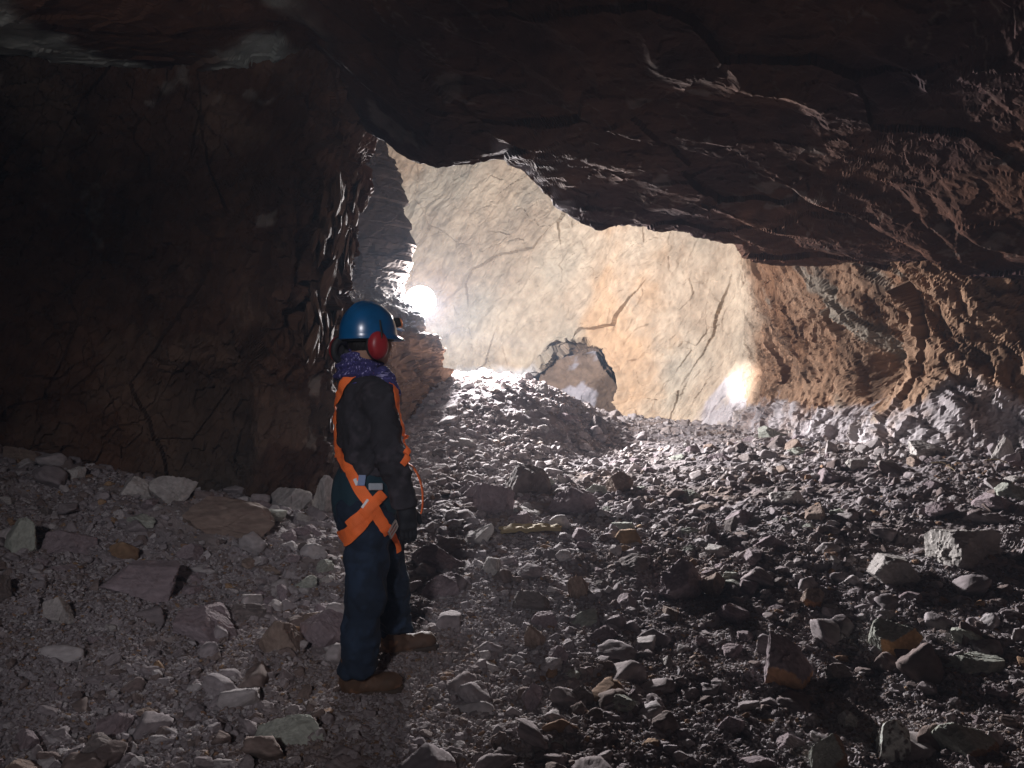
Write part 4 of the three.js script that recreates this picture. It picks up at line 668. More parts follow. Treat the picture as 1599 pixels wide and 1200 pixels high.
{
  const D0 = 3.62;
  const J = {
    neck: at(563, 596, 3.64), chest: at(570, 668, 3.65), waist: at(574, 742, 3.65), pelvis: at(574, 790, 3.65),
    rs: at(590, 622, 3.49), ls: at(560, 620, 3.82), re: at(611, 722, 3.42), rw: at(634, 793, 3.43), le: at(592, 716, 3.9), lw: at(610, 780, 3.88),
    rh: at(573, 795, 3.57), lh: at(588, 795, 3.75), rk: at(570, 928, 3.55), lk: at(606, 905, 3.84), ra: at(558, 1046, 3.57), la: at(620, 982, 3.99),
    head: at(577, 531, 3.63),
  };
  const T = new Frame(J.chest, 1.13), PF = new Frame(J.pelvis, 1.2), H = new Frame(J.head, 0.82, 0.03);
  const origin = V(-0.6, floorY(-0.6, -3.75), -3.75);
  const person = thing('person', 'standing person in blue hard hat, red ear defenders, dark jacket and orange harness, facing right', 'person', origin);
  const mottle = (g, amount, dust = 0) => { const P = g.attributes.position, c = new Float32Array(P.count * 3); for (let i = 0; i < P.count; i++) { const x = P.getX(i), y = P.getY(i), z = P.getZ(i), k = 1 + amount * fbm(x * 16, y * 16, z * 16, 4, 530), d = dust * sstep(0.1, 0.45, fbm(x * 11, y * 11, z * 11, 5, 531) + 0.3 * noise(x * 60, y * 60, z * 60, 532)); c.set([k + d, k + d * 0.9, k + d * 0.85], i * 3); } g.setAttribute('color', new THREE.BufferAttribute(c, 3)); return g; };
  const wear = (m) => { m.vertexColors = true; return m; };
  const put = (name, g, m, parent = person) => { if (parent === person) g.translate(-origin.x, -origin.y, -origin.z); return part(name, g, m, parent); };
  const sub = (name, g, m, parent) => { g.translate(-origin.x, -origin.y, -origin.z); return part(name, g, m, parent); };
  const t1 = V(), t2 = V();

  // --- cloth, skin and gear materials
  const cloth = grainTexture(256, 9, 5); cloth.repeat.set(6, 6);
  const skinMat = std('skin', [0.3, 0.17, 0.115], 0.6), hairMat = std('dark hair', [0.012, 0.01, 0.009], 0.7);
  const jacketMat = std('charcoal jacket cloth', [0.022, 0.02, 0.025], 0.9), denim = std('navy denim', [0.007, 0.016, 0.034], 0.9), shirt = std('teal shirt tail', [0.008, 0.03, 0.045], 0.9);
  const leather = std('brown boot leather', [0.085, 0.045, 0.025], 0.75), sole = std('boot rubber', [0.05, 0.032, 0.022], 0.85), gloveMat = std('black glove', [0.012, 0.013, 0.018], 0.75);
  const web = std('orange webbing', [0.9, 0.17, 0.035], 0.75), red = new THREE.MeshPhysicalMaterial({ color: new THREE.Color().setRGB(0.27, 0.018, 0.024), roughness: 0.42 }), black = std('black foam', [0.014, 0.015, 0.016], 0.7);
  red.name = 'red ear cup plastic';
  const hat = new THREE.MeshPhysicalMaterial({ color: new THREE.Color().setRGB(0.004, 0.08, 0.21), roughness: 0.28, clearcoat: 0.5, clearcoatRoughness: 0.25 }); hat.name = 'blue helmet shell';
  const greyPad = std('grey plastic', [0.33, 0.36, 0.4], 0.5), zinc = std('zinc buckle', [0.62, 0.6, 0.57], 0.35, { metalness: 0.8 }), bluish = std('blue label', [0.2, 0.26, 0.42], 0.6), amber = std('orange lens rim', [0.75, 0.22, 0.07], 0.4), white = std('white plastic', [0.75, 0.75, 0.75], 0.45);

  // --- head
  const headF = (p) => {
    const q = H.to(p, t1);                                   // x right, y up, z forward; origin mid head
    let d = sdEll(t2.set(q.x, q.y - 0.025, q.z + 0.012), 0.077, 0.105, 0.098);
    d = smin(d, sdEll(t2.set(q.x, q.y + 0.045, q.z - 0.03), 0.058, 0.07, 0.068), 0.05);
    d = smin(d, sdEll(t2.set(q.x, q.y + 0.098, q.z - 0.073), 0.022, 0.018, 0.02), 0.035);                       // chin
    d = smin(d, sdCap(q, V(0, 0.006, 0.088), V(0, -0.034, 0.114), 0.008, 0.012), 0.02);                            // nose
    d = smin(d, sdCap(q, V(0, -0.036, 0.1), V(0.014, -0.038, 0.094), 0.008, 0.007), 0.012); d = smin(d, sdCap(q, V(0, -0.036, 0.1), V(-0.014, -0.038, 0.094), 0.008, 0.007), 0.012);
    d = smin(d, sdCap(q, V(-0.034, 0.024, 0.082), V(0.034, 0.024, 0.082), 0.011, 0.011), 0.022);                   // brow
    for (const s of [-1, 1]) { d = smax(d, -(Math.hypot(q.x - s * 0.032, q.y - 0.006, q.z - 0.098) - 0.015), 0.014); d = smin(d, Math.hypot(q.x - s * 0.032, q.y - 0.005, q.z - 0.078) - 0.012, 0.004);
      d = smin(d, sdEll(t2.set(q.x - s * 0.079, q.y - 0.0, q.z + 0.008), 0.01, 0.032, 0.02), 0.012); d = smin(d, sdEll(t2.set(q.x - s * 0.04, q.y + 0.03, q.z - 0.066), 0.024, 0.022, 0.024), 0.03); }
    d = smin(d, sdCap(q, V(-0.02, -0.062, 0.09), V(0.02, -0.062, 0.09), 0.007, 0.007), 0.01); d = smin(d, sdCap(q, V(-0.016, -0.074, 0.09), V(0.016, -0.074, 0.09), 0.008, 0.008), 0.01); d = smax(d, -(sdCap(q, V(-0.022, -0.068, 0.1), V(0.022, -0.068, 0.1), 0.003, 0.003)), 0.004);
    return d;
  };
  const neckTop = H.out(0, -0.06, -0.03);
  const bodyBones = [[J.neck, J.chest, 0.08, 0.095], [J.chest, J.waist, 0.095, 0.09], [J.waist, J.pelvis, 0.09, 0.105], [J.neck, J.rs, 0.07, 0.062], [J.neck, J.ls, 0.07, 0.062], [J.rs, J.re, 0.056, 0.043], [J.re, J.rw, 0.042, 0.03], [J.ls, J.le, 0.056, 0.043], [J.le, J.lw, 0.042, 0.03], [J.rh, J.rk, 0.085, 0.058], [J.rk, J.ra, 0.056, 0.04], [J.lh, J.lk, 0.085, 0.058], [J.lk, J.la, 0.056, 0.04], [neckTop, J.neck, 0.056, 0.062]];
  const bodyF = (p) => { let d = 9; for (const [a, b, r, s] of bodyBones) d = smin(d, sdCap(p, a, b, r, s), 0.05); return d; };
  // --- hands: palm, four fingers, thumb
  function handF(W, D, N, Th, curl, fat) {
    const caps = [], pt = (a, b, c) => W.clone().addScaledVector(D, a).addScaledVector(Th, b).addScaledVector(N, c);
    caps.push([pt(0, 0, 0), pt(0.03, 0, 0), 0.027 + fat, 0.028 + fat, 0.02]);
    for (const k of [0.027, 0.009, -0.009, -0.026]) caps.push([pt(0.025, k * 0.8, 0), pt(0.085, k, 0.002), 0.015 + fat, 0.0125 + fat, 0.02]);
    const L = [[0.029, 0.04, 0.026, 0.02], [0.01, 0.045, 0.028, 0.021], [-0.01, 0.042, 0.026, 0.02], [-0.028, 0.033, 0.021, 0.018]];
    for (const [k, a, b, c] of L) { let q = pt(0.088, k, 0.002), ang = curl; for (const l of [a, b, c]) { const n = q.clone().addScaledVector(D, l * Math.cos(ang)).addScaledVector(N, l * Math.sin(ang)); caps.push([q, n, 0.0092 + fat, 0.0082 + fat, 0.005]); q = n; ang += curl * 1.25; } }
    let q = pt(0.02, 0.028, 0.006); const d1 = D.clone().multiplyScalar(0.62).addScaledVector(Th, 0.6).addScaledVector(N, 0.4).normalize(), d2 = D.clone().multiplyScalar(0.85).addScaledVector(Th, 0.25).addScaledVector(N, 0.4).normalize();
    let n = q.clone().addScaledVector(d1, 0.05); caps.push([q, n, 0.014 + fat, 0.0105 + fat, 0.012]); q = n; n = q.clone().addScaledVector(d2, 0.034); caps.push([q, n, 0.0105 + fat, 0.009 + fat, 0.004]);
    return (p) => { let d = 9; for (const [a, b, r, s, k] of caps) d = smin(d, sdCap(p, a, b, r, s), k); return d; };
  }
  const rD = V(0.12, -1, 0.0).normalize(), rN = T.r.clone().multiplyScalar(-1), rT = T.f.clone();
  const lD = V(0.2, -1, 0.0).normalize(), lN = T.r.clone(), lT = T.f.clone();
  const hands = [[J.rw, rD, rN, rT, 0.32], [J.lw, lD, lN, lT, 0.4]];
  const ortho = ([W, D, N, Th, c]) => { const n = N.clone().addScaledVector(D, -N.dot(D)).normalize(), t = Th.clone().addScaledVector(D, -Th.dot(D)); t.addScaledVector(n, -t.dot(n)).normalize(); return [W, D, n, t, c]; };
  const boxed = (pts, m) => { const b = new THREE.Box3().setFromPoints(pts); b.expandByScalar(m); return b; };
  const all = [];
  { const b = boxed(Object.values(J).filter((p) => p !== J.head), 0.17); all.push(skin(bodyF, b.min, V(b.max.x, J.neck.y + 0.1, b.max.z), 0.012)); }
  { const b = boxed([J.head, neckTop], 0.15); all.push(skin((p) => smin(headF(p), bodyF(p), 0.02), V(b.min.x, J.neck.y - 0.02, b.min.z), V(b.max.x, J.head.y + 0.15, b.max.z), 0.0035)); }
  for (const h of hands) { const f = handF(...ortho(h), 0), b = boxed([h[0].clone().addScaledVector(h[1], 0.09)], 0.13); all.push(skin(f, b.min, b.max, 0.0035)); }
  put('body', mergeGeometries(all), skinMat);
  // hair at the nape under the helmet
  { const f = (p) => { const d = headF(p) - 0.007, q = H.to(p, t1); const cut = Math.max(q.z - 0.02 + Math.max(0, -q.y) * 0.9, -0.12 - q.y, q.y - 0.12); return smax(d, cut, 0.01) + 0.0015 * noise(p.x * 300, p.y * 60, p.z * 300, 500); };
    put('hair', skin(f, J.head.clone().addScalar(-0.15), J.head.clone().addScalar(0.16), 0.0045), hairMat); }
  // --- jacket
  const fold = (p, s, k, f) => k * fbm(p.x * f + s, p.y * f * 0.7, p.z * f, 3, 501);
  const sleeveEnd = J.rw.clone().lerp(J.re, 0.05), hem = at(574, 742, 3.65).y;
  const jacketF = (p) => {
    let q = T.to(p, t1);
    let d = sdEll(t2.set(q.x, q.y - 0.02, q.z), 0.2, 0.26, 0.138);
    const w = PF.to(p, t1); d = smin(d, sdEll(t2.set(w.x, w.y - 0.1, w.z), 0.172, 0.24, 0.14), 0.1);
    d = smin(d, sdCap(p, J.neck, J.rs, 0.075, 0.08), 0.06); d = smin(d, sdCap(p, J.neck, J.ls, 0.075, 0.08), 0.06);
    d = smax(d, hem - 0.0 - p.y + 0.012 * noise(p.x * 9, 0, p.z * 9, 502), 0.02);
    const hood = V(J.neck.x - T.f.x * 0.02, J.neck.y - 0.01, J.neck.z - T.f.z * 0.02); d = smin(d, sdEll(t2.set(p.x - hood.x, p.y - hood.y, p.z - hood.z), 0.09, 0.05, 0.09), 0.05);
    let a = smin(sdCap(p, J.rs, J.re, 0.078, 0.066), sdCap(p, J.re, sleeveEnd, 0.066, 0.056), 0.04); a = smax(a, (sleeveEnd.y - 0.012) - p.y, 0.01);
    let b = smin(sdCap(p, J.ls, J.le, 0.076, 0.064), sdCap(p, J.le, J.lw, 0.064, 0.05), 0.04);
    const el = 1 + 1.6 * Math.exp(-(((p.y - J.re.y) / 0.1) ** 2)); a += 0.006 * el * Math.sin(p.y * 75 + 6 * noise(p.x * 9, p.y * 5, p.z * 9, 503)) * clamp(0.5 + noise(p.x * 7, p.y * 7, p.z * 7, 504));
    d = smin(d, a, 0.035); d = smin(d, b, 0.03);
    return d + fold(p, 0, 0.016, 9) + 0.011 * ridge(p.x * 8 - p.y * 6, p.y * 7, p.z * 8, 3, 514) + 0.004 * noise(p.x * 30, p.y * 22, p.z * 30, 505);
  };
  const JL = V(-1.05, hem - 0.2, -4.1), JH = V(-0.2, J.neck.y + 0.13, -3.2);
  put('jacket', mottle(skin(jacketF, JL, JH, 0.0075), 0.5, 0.9), wear(jacketMat));
  // --- trousers
  const rHem = at(0, 1052, 3.57).y, lHem = at(0, 990, 3.99).y;
  const trouserF = (p) => {
    const w = PF.to(p, t1); let d = sdEll(t2.set(w.x, w.y + 0.02, w.z + 0.01), 0.176, 0.19, 0.148);
    const kr = 1 + 0.6 * noise(p.x * 6, p.y * 4, p.z * 6, 508);
    let a = smin(sdCap(p, J.rh, J.rk, 0.118, 0.098), sdCap(p, J.rk, J.ra, 0.098, 0.094), 0.05); a = smax(a, rHem - p.y + 0.01 * noise(p.x * 12, 1, p.z * 12, 506), 0.015);
    a += 0.007 * sstep(rHem + 0.28, rHem, p.y) * Math.sin(p.y * 95 + 5 * noise(p.x * 8, p.y * 3, p.z * 8, 507)) * kr;
    let b = smin(sdCap(p, J.lh, J.lk, 0.112, 0.094), sdCap(p, J.lk, J.la, 0.094, 0.086), 0.05); b = smax(b, lHem - p.y, 0.015);
    b += 0.007 * sstep(lHem + 0.28, lHem, p.y) * Math.sin(p.y * 95 + 5 * noise(p.x * 8, p.y * 3, p.z * 8, 509)) * kr;
    d = smin(d, a, 0.05); d = smin(d, b, 0.05); d = smax(d, p.y - hem - 0.03, 0.01);
    return d + fold(p, 7, 0.02, 7) + 0.012 * ridge(p.x * 6 + p.y * 5, p.y * 6, p.z * 6, 3, 513) + 0.005 * noise(p.x * 24, p.y * 12, p.z * 24, 510);
  };
  put('trousers', mottle(skin(trouserF, V(-1.05, rHem - 0.05, -4.2), V(-0.3, hem + 0.08, -3.25), 0.008), 0.5, 0.6), wear(denim));
  // --- shirt tail below the jacket
  let shirtF;
  { const f = (p) => { const w = PF.to(p, t1); let d = sdEll(t2.set(w.x, w.y - 0.03, w.z + 0.012), 0.184, 0.23, 0.156) + fold(p, 3, 0.014, 8); const low = J.pelvis.y - 0.075 + 0.05 * clamp(w.z * 4, -1, 1) + 0.015 * noise(p.x * 8, 2, p.z * 8, 511); d = smax(d, low - p.y, 0.015); return smax(d, p.y - hem - 0.05, 0.01); };
    shirtF = f; put('shirt_tail', skin(f, V(-1.0, hem - 0.35, -4.0), V(-0.35, hem + 0.1, -3.3), 0.008), shirt); }
  // --- boots
  for (const [A, yaw, tilt, ground] of [[J.ra, 1.42, 0.02, floorY(J.ra.x, J.ra.z)], [J.la, 1.28, 0.06, floorY(J.la.x, J.la.z)]]) {
    const by = at(0, A === J.ra ? 1086 : 1022, -A.z).y, B = new Frame(V(A.x, by, A.z), yaw, tilt);
    const up = (p) => { const q = B.to(p, t1); let d = sdEll(t2.set(q.x, q.y - 0.04, q.z - 0.075), 0.05, 0.048, 0.125); d = smin(d, sdEll(t2.set(q.x, q.y - 0.048, q.z - 0.15), 0.048, 0.044, 0.052), 0.03); d = smin(d, sdEll(t2.set(q.x, q.y - 0.06, q.z + 0.025), 0.043, 0.066, 0.05), 0.03); d = smin(d, sdCap(q, V(0, 0.08, -0.015), V(0, 0.17, -0.02), 0.052, 0.052), 0.05);
      d = smin(d, sdCap(q, V(-0.02, 0.085, 0.06), V(0.02, 0.085, 0.06), 0.01, 0.01), 0.02);
      for (let i = 0; i < 4; i++) d = smin(d, sdCap(q, V(-0.026, 0.083 + i * 0.013, 0.085 - i * 0.022), V(0.026, 0.083 + i * 0.013, 0.085 - i * 0.022), 0.0035, 0.0035), 0.006);
      return smax(d, 0.024 - q.y, 0.006) + 0.003 * noise(p.x * 40, p.y * 40, p.z * 40, 512); };
    const so = (p) => { const q = B.to(p, t1); const wz = q.z - 0.07, half = 0.046 + 0.01 * sstep(0, 0.1, wz) - 0.006 * sstep(-0.02, -0.1, wz); let d = sdBox(t2.set(q.x * (0.05 / half), q.y - 0.014, wz), 0.05, 0.017, 0.146, 0.014); d = smax(d, Math.hypot(q.x * 1.0, Math.max(0, wz - 0.085)) - 0.062, 0.01); if (wz > -0.03 && wz < 0.0) d = smax(d, 0.008 - q.y, 0.004); return d; };
    const lo = V(A.x - 0.24, by - 0.03, A.z - 0.24), hi = V(A.x + 0.3, by + 0.25, A.z + 0.24);
    const boot = new THREE.Group(); boot.name = 'boot'; person.add(boot);
    sub('boot_upper', mottle(skin(up, lo, hi, 0.006), 0.5, 1.2), wear(leather), boot); sub('sole', mottle(skin(so, lo, hi, 0.006), 0.5, 1.5), wear(sole), boot);
  }
  // --- gloves
  for (const h of hands) { const o = ortho(h), hf = handF(...o, 0.0028), W = h[0], f = (p) => smin(hf(p), sdCap(p, W.clone().addScaledVector(h[1], -0.045), W.clone().addScaledVector(h[1], 0.02), 0.041, 0.034), 0.02); const b = boxed([W.clone().addScaledVector(h[1], 0.075)], 0.15); put('glove', skin(f, b.min, b.max, 0.0038), gloveMat); }
  // --- scarf
  const cloths = document.createElement('canvas'); cloths.width = cloths.height = 256; { const c = cloths.getContext('2d'); c.fillStyle = '#353264'; c.fillRect(0, 0, 256, 256); reseed(31); for (let i = 0; i < 420; i++) { c.fillStyle = ['#8f8bb5', '#2e2b58', '#4c4780', '#262349'][Math.floor(rnd() * 4)]; c.beginPath(); c.ellipse(rr(0, 256), rr(0, 256), rr(2, 9), rr(1, 6), rr(0, 3), 0, 7); c.fill(); } }
  const scarfTex = new THREE.CanvasTexture(cloths); scarfTex.colorSpace = THREE.SRGBColorSpace; scarfTex.wrapS = scarfTex.wrapT = THREE.RepeatWrapping;
  const scarfMat = new THREE.MeshStandardMaterial({ map: scarfTex, roughness: 0.9 }); scarfMat.name = 'lavender print cloth';
  { const c = J.neck.clone().add(V(0.004, 0.062, 0)), tail = at(607, 592, 3.54), tip = at(622, 612, 3.52), knot = at(598, 582, 3.56);
    const f = (p) => { const x = p.x - c.x, y = p.y - c.y - 0.12 * -(x * T.f.x + (p.z - c.z) * T.f.z) * 1.2, z = p.z - c.z; const r = Math.hypot(x, z), an = Math.atan2(z, x); const R = 0.083 - y * 0.34; let d = Math.hypot((r - R) * 1.15, y * 0.5) - 0.036; d += 0.009 * Math.sin(y * 130 + an * 2 + 2 * noise(x * 12, y * 12, z * 12, 520)) + 0.006 * noise(x * 25, y * 25, z * 25, 521);
      d = smin(d, Math.hypot(p.x - knot.x, p.y - knot.y, p.z - knot.z) - 0.03, 0.02); d = smin(d, sdCap(p, knot, tail, 0.024, 0.03), 0.02); d = smin(d, sdCap(p, tail, tip, 0.034, 0.016) + 0.006 * Math.sin(p.x * 160 + p.y * 90), 0.015); return d; };
    const g = skin(f, V(c.x - 0.2, c.y - 0.16, c.z - 0.2), V(c.x + 0.24, c.y + 0.13, c.z + 0.22), 0.0055); const P = g.attributes.position, uv = []; for (let i = 0; i < P.count; i++) uv.push(Math.atan2(P.getZ(i) - c.z, P.getX(i) - c.x) * 0.7, P.getY(i) * 5); g.setAttribute('uv', new THREE.Float32BufferAttribute(uv, 2));
    put('scarf', g, scarfMat); }
  // --- helmet: shell, brim, peak, ridge, headband, head torch
  const inHead = (g) => g.applyMatrix4(H.matrix());
  const HM = H.matrix();
  const helmet = new THREE.Group(); helmet.name = 'helmet'; person.add(helmet);
  {
    const pos = [], idx = [], n = 72, m = 30, uv = [];
    const ring = (t, k) => { const a = (t / n) * Math.PI * 2, ca = Math.cos(a), sa = Math.sin(a); const front = Math.max(0, ca); let y, r; if (k <= 20) { const f = (k / 20) * Math.PI / 2; y = 0.026 + 0.152 * Math.cos(f) * (1 - 0.04 * front); r = Math.pow(Math.sin(f), 0.86); } else { const q = (k - 20) / 10; y = 0.026 - 0.022 * q - 0.006 * front * q; r = 1 + 0.012 * q + q * q * (0.02 + 0.34 * Math.pow(front, 3)); }
      const ridgeUp = k <= 18 ? 0.006 * Math.exp(-((sa * r / 0.12) ** 2)) * sstep(0.95, 0.5, r) : 0; return [sa * 0.12 * r, y + ridgeUp, ca * 0.14 * r - 0.006]; };
    for (let k = 0; k <= m; k++) for (let t = 0; t <= n; t++) pos.push(...ring(t, k));
    for (let k = m; k >= 6; k -= 2) for (let t = 0; t <= n; t++) { const p = ring(t, k); pos.push(p[0] * 0.972, p[1] - 0.004, (p[2] + 0.006) * 0.975 - 0.006); }
    const rows = pos.length / 3 / (n + 1);
    for (let k = 0; k < rows - 1; k++) for (let t = 0; t < n; t++) { const a = k * (n + 1) + t, b = a + 1, c = a + n + 1, d = c + 1; idx.push(a, c, b, b, c, d); }
    let g = new THREE.BufferGeometry(); g.setAttribute('position', new THREE.Float32BufferAttribute(pos, 3)); g.setIndex(idx); g.computeVertexNormals(); hat.side = THREE.DoubleSide;
    sub('shell', mottle(inHead(g), 0.25, 0.35), wear(hat), helmet);
    const crest = new THREE.TorusGeometry(0.118, 0.007, 10, 50, Math.PI * 0.8); crest.rotateZ(Math.PI * 0.1); crest.rotateY(Math.PI / 2); crest.scale(1.6, 1.26, 1.1); crest.translate(0, 0.026, -0.006); sub('ridge', mottle(inHead(crest), 0.25, 0.35), hat, helmet);
    const band = new THREE.TorusGeometry(0.1, 0.009, 8, 60); band.rotateX(Math.PI / 2); band.scale(0.98, 1.7, 1.2); band.translate(0, 0.006, -0.008); sub('headband', inHead(band), black, helmet);
    const torch = new RoundedBoxGeometry(0.055, 0.045, 0.035, 3, 0.01); torch.rotateX(-0.25); torch.translate(0, 0.085, 0.148); sub('head_torch', inHead(torch), black, helmet);
    const rim = new THREE.TorusGeometry(0.02, 0.006, 10, 28); rim.rotateX(-0.25); rim.translate(0, 0.084, 0.171); sub('torch_rim', inHead(rim), amber, helmet);
    const lens = new THREE.CircleGeometry(0.016, 24); lens.rotateX(-0.25); lens.translate(0, 0.084, 0.1705); sub('torch_lens', inHead(lens), glowing(LAMP_COLOUR, 4), helmet);
    const s = new THREE.SpotLight(LAMP_COLOUR, LAMP.torch, 0, 0.046, 1, 2), from = H.out(0, 0.086, 0.185); s.position.copy(from).sub(origin); s.target.position.copy(at(1147, 596, 11.6)).sub(origin); s.castShadow = true; s.shadow.mapSize.set(1024, 1024); s.shadow.bias = -0.002; person.add(s, s.target);
    const clip = new RoundedBoxGeometry(0.03, 0.008, 0.03, 2, 0.003); clip.rotateX(0.35); clip.translate(0, 0.052, 0.178); sub('clip', inHead(clip), white, helmet);
  }
  // --- ear defenders, one over each ear, the left one swung out
  for (const [s, off, dy, dz, sw] of [[1, 0.106, -0.03, -0.028, 0.0], [-1, 0.172, -0.04, -0.06, 0.14]]) {
    const E = new THREE.Group(); E.name = 'ear_defender'; person.add(E);
    const place = (g) => { g.rotateZ(Math.PI / 2 * s); g.rotateZ(-s * sw); g.translate(-s * off, dy, dz); return inHead(g); };
    const prof = [[0, 0.034], [0.018, 0.033], [0.032, 0.028], [0.041, 0.018], [0.044, 0.004], [0.044, 0]].map(([x, y]) => new THREE.Vector2(x, y)); const cup = new THREE.LatheGeometry(prof.reverse(), 40); cup.scale(1.5, 1.2, 1.15); sub('ear_cup', mottle(place(cup), 0.3, 0.15), wear(red), E);
    const cush = new THREE.TorusGeometry(0.031, 0.014, 14, 40); cush.rotateX(Math.PI / 2); cush.scale(1.5, 1.25, 1.18); cush.translate(0, -0.01, 0); sub('cushion', place(cush), black, E);
    const back = new THREE.CylinderGeometry(0.036, 0.036, 0.012, 32); back.scale(1.5, 1.1, 1.15); sub('cup_back', place(back), black, E);
    const arm = new THREE.TubeGeometry(new THREE.CatmullRomCurve3([V(-s * (off + 0.03), dy + 0.0, dz), V(-s * (off + 0.036), dy + 0.045, dz + 0.002), V(-s * 0.128, 0.06, dz + 0.006), V(-s * 0.121, 0.085, dz + 0.008)]), 24, 0.004, 8); sub('arm', inHead(arm), black, E);
  }
  // --- harness: bands laid on the clothes
  const dress = (p) => Math.min(jacketF(p), trouserF(p), shirtF(p));
  const grad = (p, f = dress) => { const e = 0.006, q = V(); return V(f(q.set(p.x + e, p.y, p.z)) - f(q.set(p.x - e, p.y, p.z)), f(q.set(p.x, p.y + e, p.z)) - f(q.set(p.x, p.y - e, p.z)), f(q.set(p.x, p.y, p.z + e)) - f(q.set(p.x, p.y, p.z - e))).normalize(); };
  const settle = (p) => { for (let i = 0; i < 10; i++) { const d = dress(p); p.addScaledVector(grad(p), -d * 0.8); } return p; };
  const eye = V(0, EYE, 0);
  const hit = (px, py) => { const dir = at(px, py, 1).sub(eye).normalize(), p = V(); let best = null, bd = 9; for (let t = 3.1; t < 4.2;) { p.copy(eye).addScaledVector(dir, t); const d = dress(p); if (d < bd) { bd = d; best = p.clone(); } if (d < 0.001) return p; t += Math.max(0.002, d * 0.6); } return settle(best); };
  function band(points, width, lift = 0.006, thick = 0.0035, n = 60) {
    const curve = new THREE.CatmullRomCurve3(points, false, 'centripetal'), pos = [], idx = [];
    const up = points.map((p) => grad(p));
    for (let i = 0; i <= n; i++) {
      const u = i / n, p = curve.getPointAt(u); settle(p); const N = grad(p), T2 = curve.getTangentAt(u); const Bn = T2.clone().cross(N).normalize(), NN = Bn.clone().cross(T2).normalize();
      const W = Array.isArray(width) ? lerp(width[0], width[1], u) : width;
      for (const k of [-1, -0.5, 0, 0.5, 1]) { const e = p.clone().addScaledVector(Bn, (k * W) / 2), d = dress(e), lay = e.addScaledVector(grad(e), clamp(lift - d, -0.02, 0.03)); pos.push(lay.x, lay.y, lay.z); pos.push(lay.x + NN.x * thick, lay.y + NN.y * thick, lay.z + NN.z * thick); }
    }
    const R = 10; for (let i = 0; i < n; i++) { const a = i * R, b = a + R; for (let k = 0; k < 4; k++) { const q = k * 2; idx.push(a + q + 1, a + q + 3, b + q + 1, b + q + 1, a + q + 3, b + q + 3, a + q, b + q, a + q + 2, a + q + 2, b + q, b + q + 2); } idx.push(a, a + 1, b, b, a + 1, b + 1, a + 8, b + 8, a + 9, a + 9, b + 8, b + 9); }
    idx.push(0, 2, 1, 1, 2, 3, 2, 4, 3, 3, 4, 5, 4, 6, 5, 5, 6, 7, 6, 8, 7, 7, 8, 9);
    const g = new THREE.BufferGeometry(); g.setAttribute('position', new THREE.Float32BufferAttribute(pos, 3)); g.setIndex(idx); g.computeVertexNormals(); return mottle(g, 0.25, 0);
  }
  wear(web);
  const harness = new THREE.Group(); harness.name = 'harness'; person.add(harness); web.side = THREE.DoubleSide;
  const path = (...p) => p.map(([x, y]) => hit(x, y));
  const aroundT = (fr, y, a0, a1, tilt, k) => { const o = []; for (let i = 0; i <= k; i++) { const a = lerp(a0, a1, i / k), p = fr.out(Math.sin(a) * 0.3, y + tilt * Math.sin((i / k) * Math.PI / 2), Math.cos(a) * 0.3); for (let j = 0; j < 30; j++) { const d = dress(p); if (Math.abs(d) < 0.002) break; const c = fr.out(0, y, 0); const dir = c.sub(p); dir.y = 0; p.addScaledVector(dir.normalize(), d * 0.7); } o.push(p); } return o; };
  sub('strap', band(path([519, 700], [518, 672], [522, 640], [533, 608], [550, 588], [570, 581], [590, 584], [604, 594]), 0.046, 0.007), web, harness);
  sub('strap', band(path([516, 690], [528, 704], [545, 732], [562, 764], [581, 793], [598, 819], [606, 832]), 0.054), web, harness);
  sub('strap', band(path([512, 706], [524, 708], [538, 708]), 0.045, 0.01), web, harness);
  sub('strap', band([...path([597, 770], [582, 787], [564, 806], [546, 822])], 0.05, 0.011), web, harness);
  sub('strap', band(path([580, 800], [562, 820], [545, 836], [535, 842]), [0.05, 0.085], 0.008), web, harness);
  sub('strap', band(path([604, 826], [613, 838], [619, 850], [622, 862]), [0.04, 0.03], 0.006), web, harness);
  sub('strap', band(path([604, 594], [617, 618], [629, 645], [637, 668], [641, 690]), 0.04, 0.008), web, harness);
  sub('strap', band(path([640, 684], [641, 700], [634, 716], [627, 724]), 0.03, 0.01), web, harness);
  sub('strap', band([hit(512, 706), ...aroundT(T, -0.11, -2.7, -1.3, 0, 6)], 0.045, 0.008), web, harness);
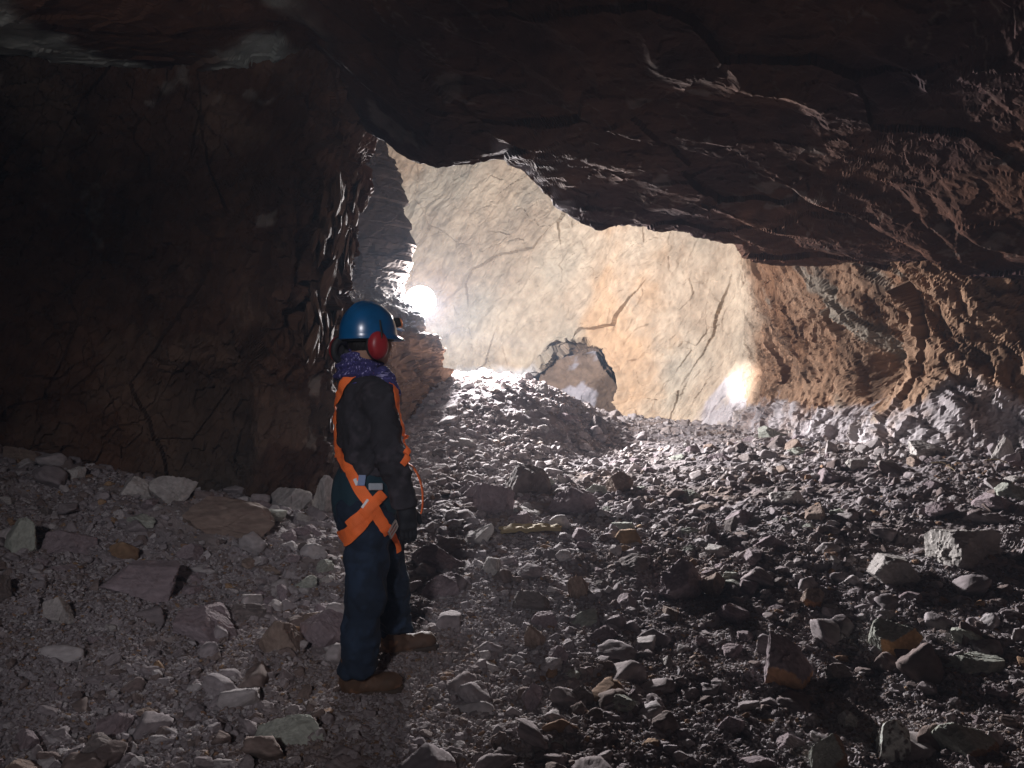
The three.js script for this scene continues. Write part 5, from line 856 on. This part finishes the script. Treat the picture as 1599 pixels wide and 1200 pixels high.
  { // lanyard hanging free in front of the thigh
    const c = new THREE.CatmullRomCurve3([at(634, 722, 3.52), at(645, 730, 3.5), at(655, 748, 3.5), at(660, 772, 3.5), at(658, 800, 3.5), at(650, 812, 3.52)]), n = 50, sh = new THREE.Shape(); sh.moveTo(-0.011, -0.0025); sh.lineTo(0.011, -0.0025); sh.lineTo(0.011, 0.0025); sh.lineTo(-0.011, 0.0025); sh.closePath();
    sub('lanyard', mottle(new THREE.ExtrudeGeometry(sh, { steps: n, extrudePath: c }), 0.2), web, harness); }
  const lie = (px, py, g, ang, lift) => { const p = hit(px, py), N = grad(p), ref = at(px + 10, py, 3).sub(at(px, py, 3)).normalize(), X = ref.addScaledVector(N, -ref.dot(N)).normalize(), Y = N.clone().cross(X); g.rotateZ(ang); g.applyMatrix4(new THREE.Matrix4().makeBasis(X, Y, N).setPosition(p.addScaledVector(N, lift))); return g; };
  { const fr = [[0, 0.021, 0.068, 0.009], [0, -0.021, 0.068, 0.009], [0.034, 0, 0.009, 0.05], [-0.034, 0, 0.009, 0.05], [0, 0, 0.06, 0.007]].map(([x, y, w, h]) => { const b = new RoundedBoxGeometry(w, h, 0.009, 2, 0.003); b.translate(x, y, 0); return b; });
    sub('buckle', lie(609, 826, mergeGeometries(fr), 0.42, 0.016), zinc, harness); }
  sub('slider', lie(585, 761, new RoundedBoxGeometry(0.066, 0.032, 0.012, 3, 0.006), 0.05, 0.018), greyPad, harness);
  sub('label', lie(566, 752, new RoundedBoxGeometry(0.05, 0.034, 0.004, 2, 0.0018), -0.95 + 1.57 + 0.9, 0.014), bluish, harness);
  sub('label', lie(558, 754, new RoundedBoxGeometry(0.016, 0.034, 0.005, 2, 0.0018), 0.5, 0.0145), white, harness);
  sub('keeper', lie(571, 788, new RoundedBoxGeometry(0.012, 0.046, 0.008, 2, 0.002), -0.6, 0.012), white, harness);
  { const ring = new THREE.TorusGeometry(0.026, 0.004, 10, 32); ring.scale(0.45, 1.3, 1); ring.rotateY(1.1); ring.translate(...at(518, 664, 3.66).toArray()); sub('ring', ring, steel, harness); }
}
renderer.render(scene, camera);
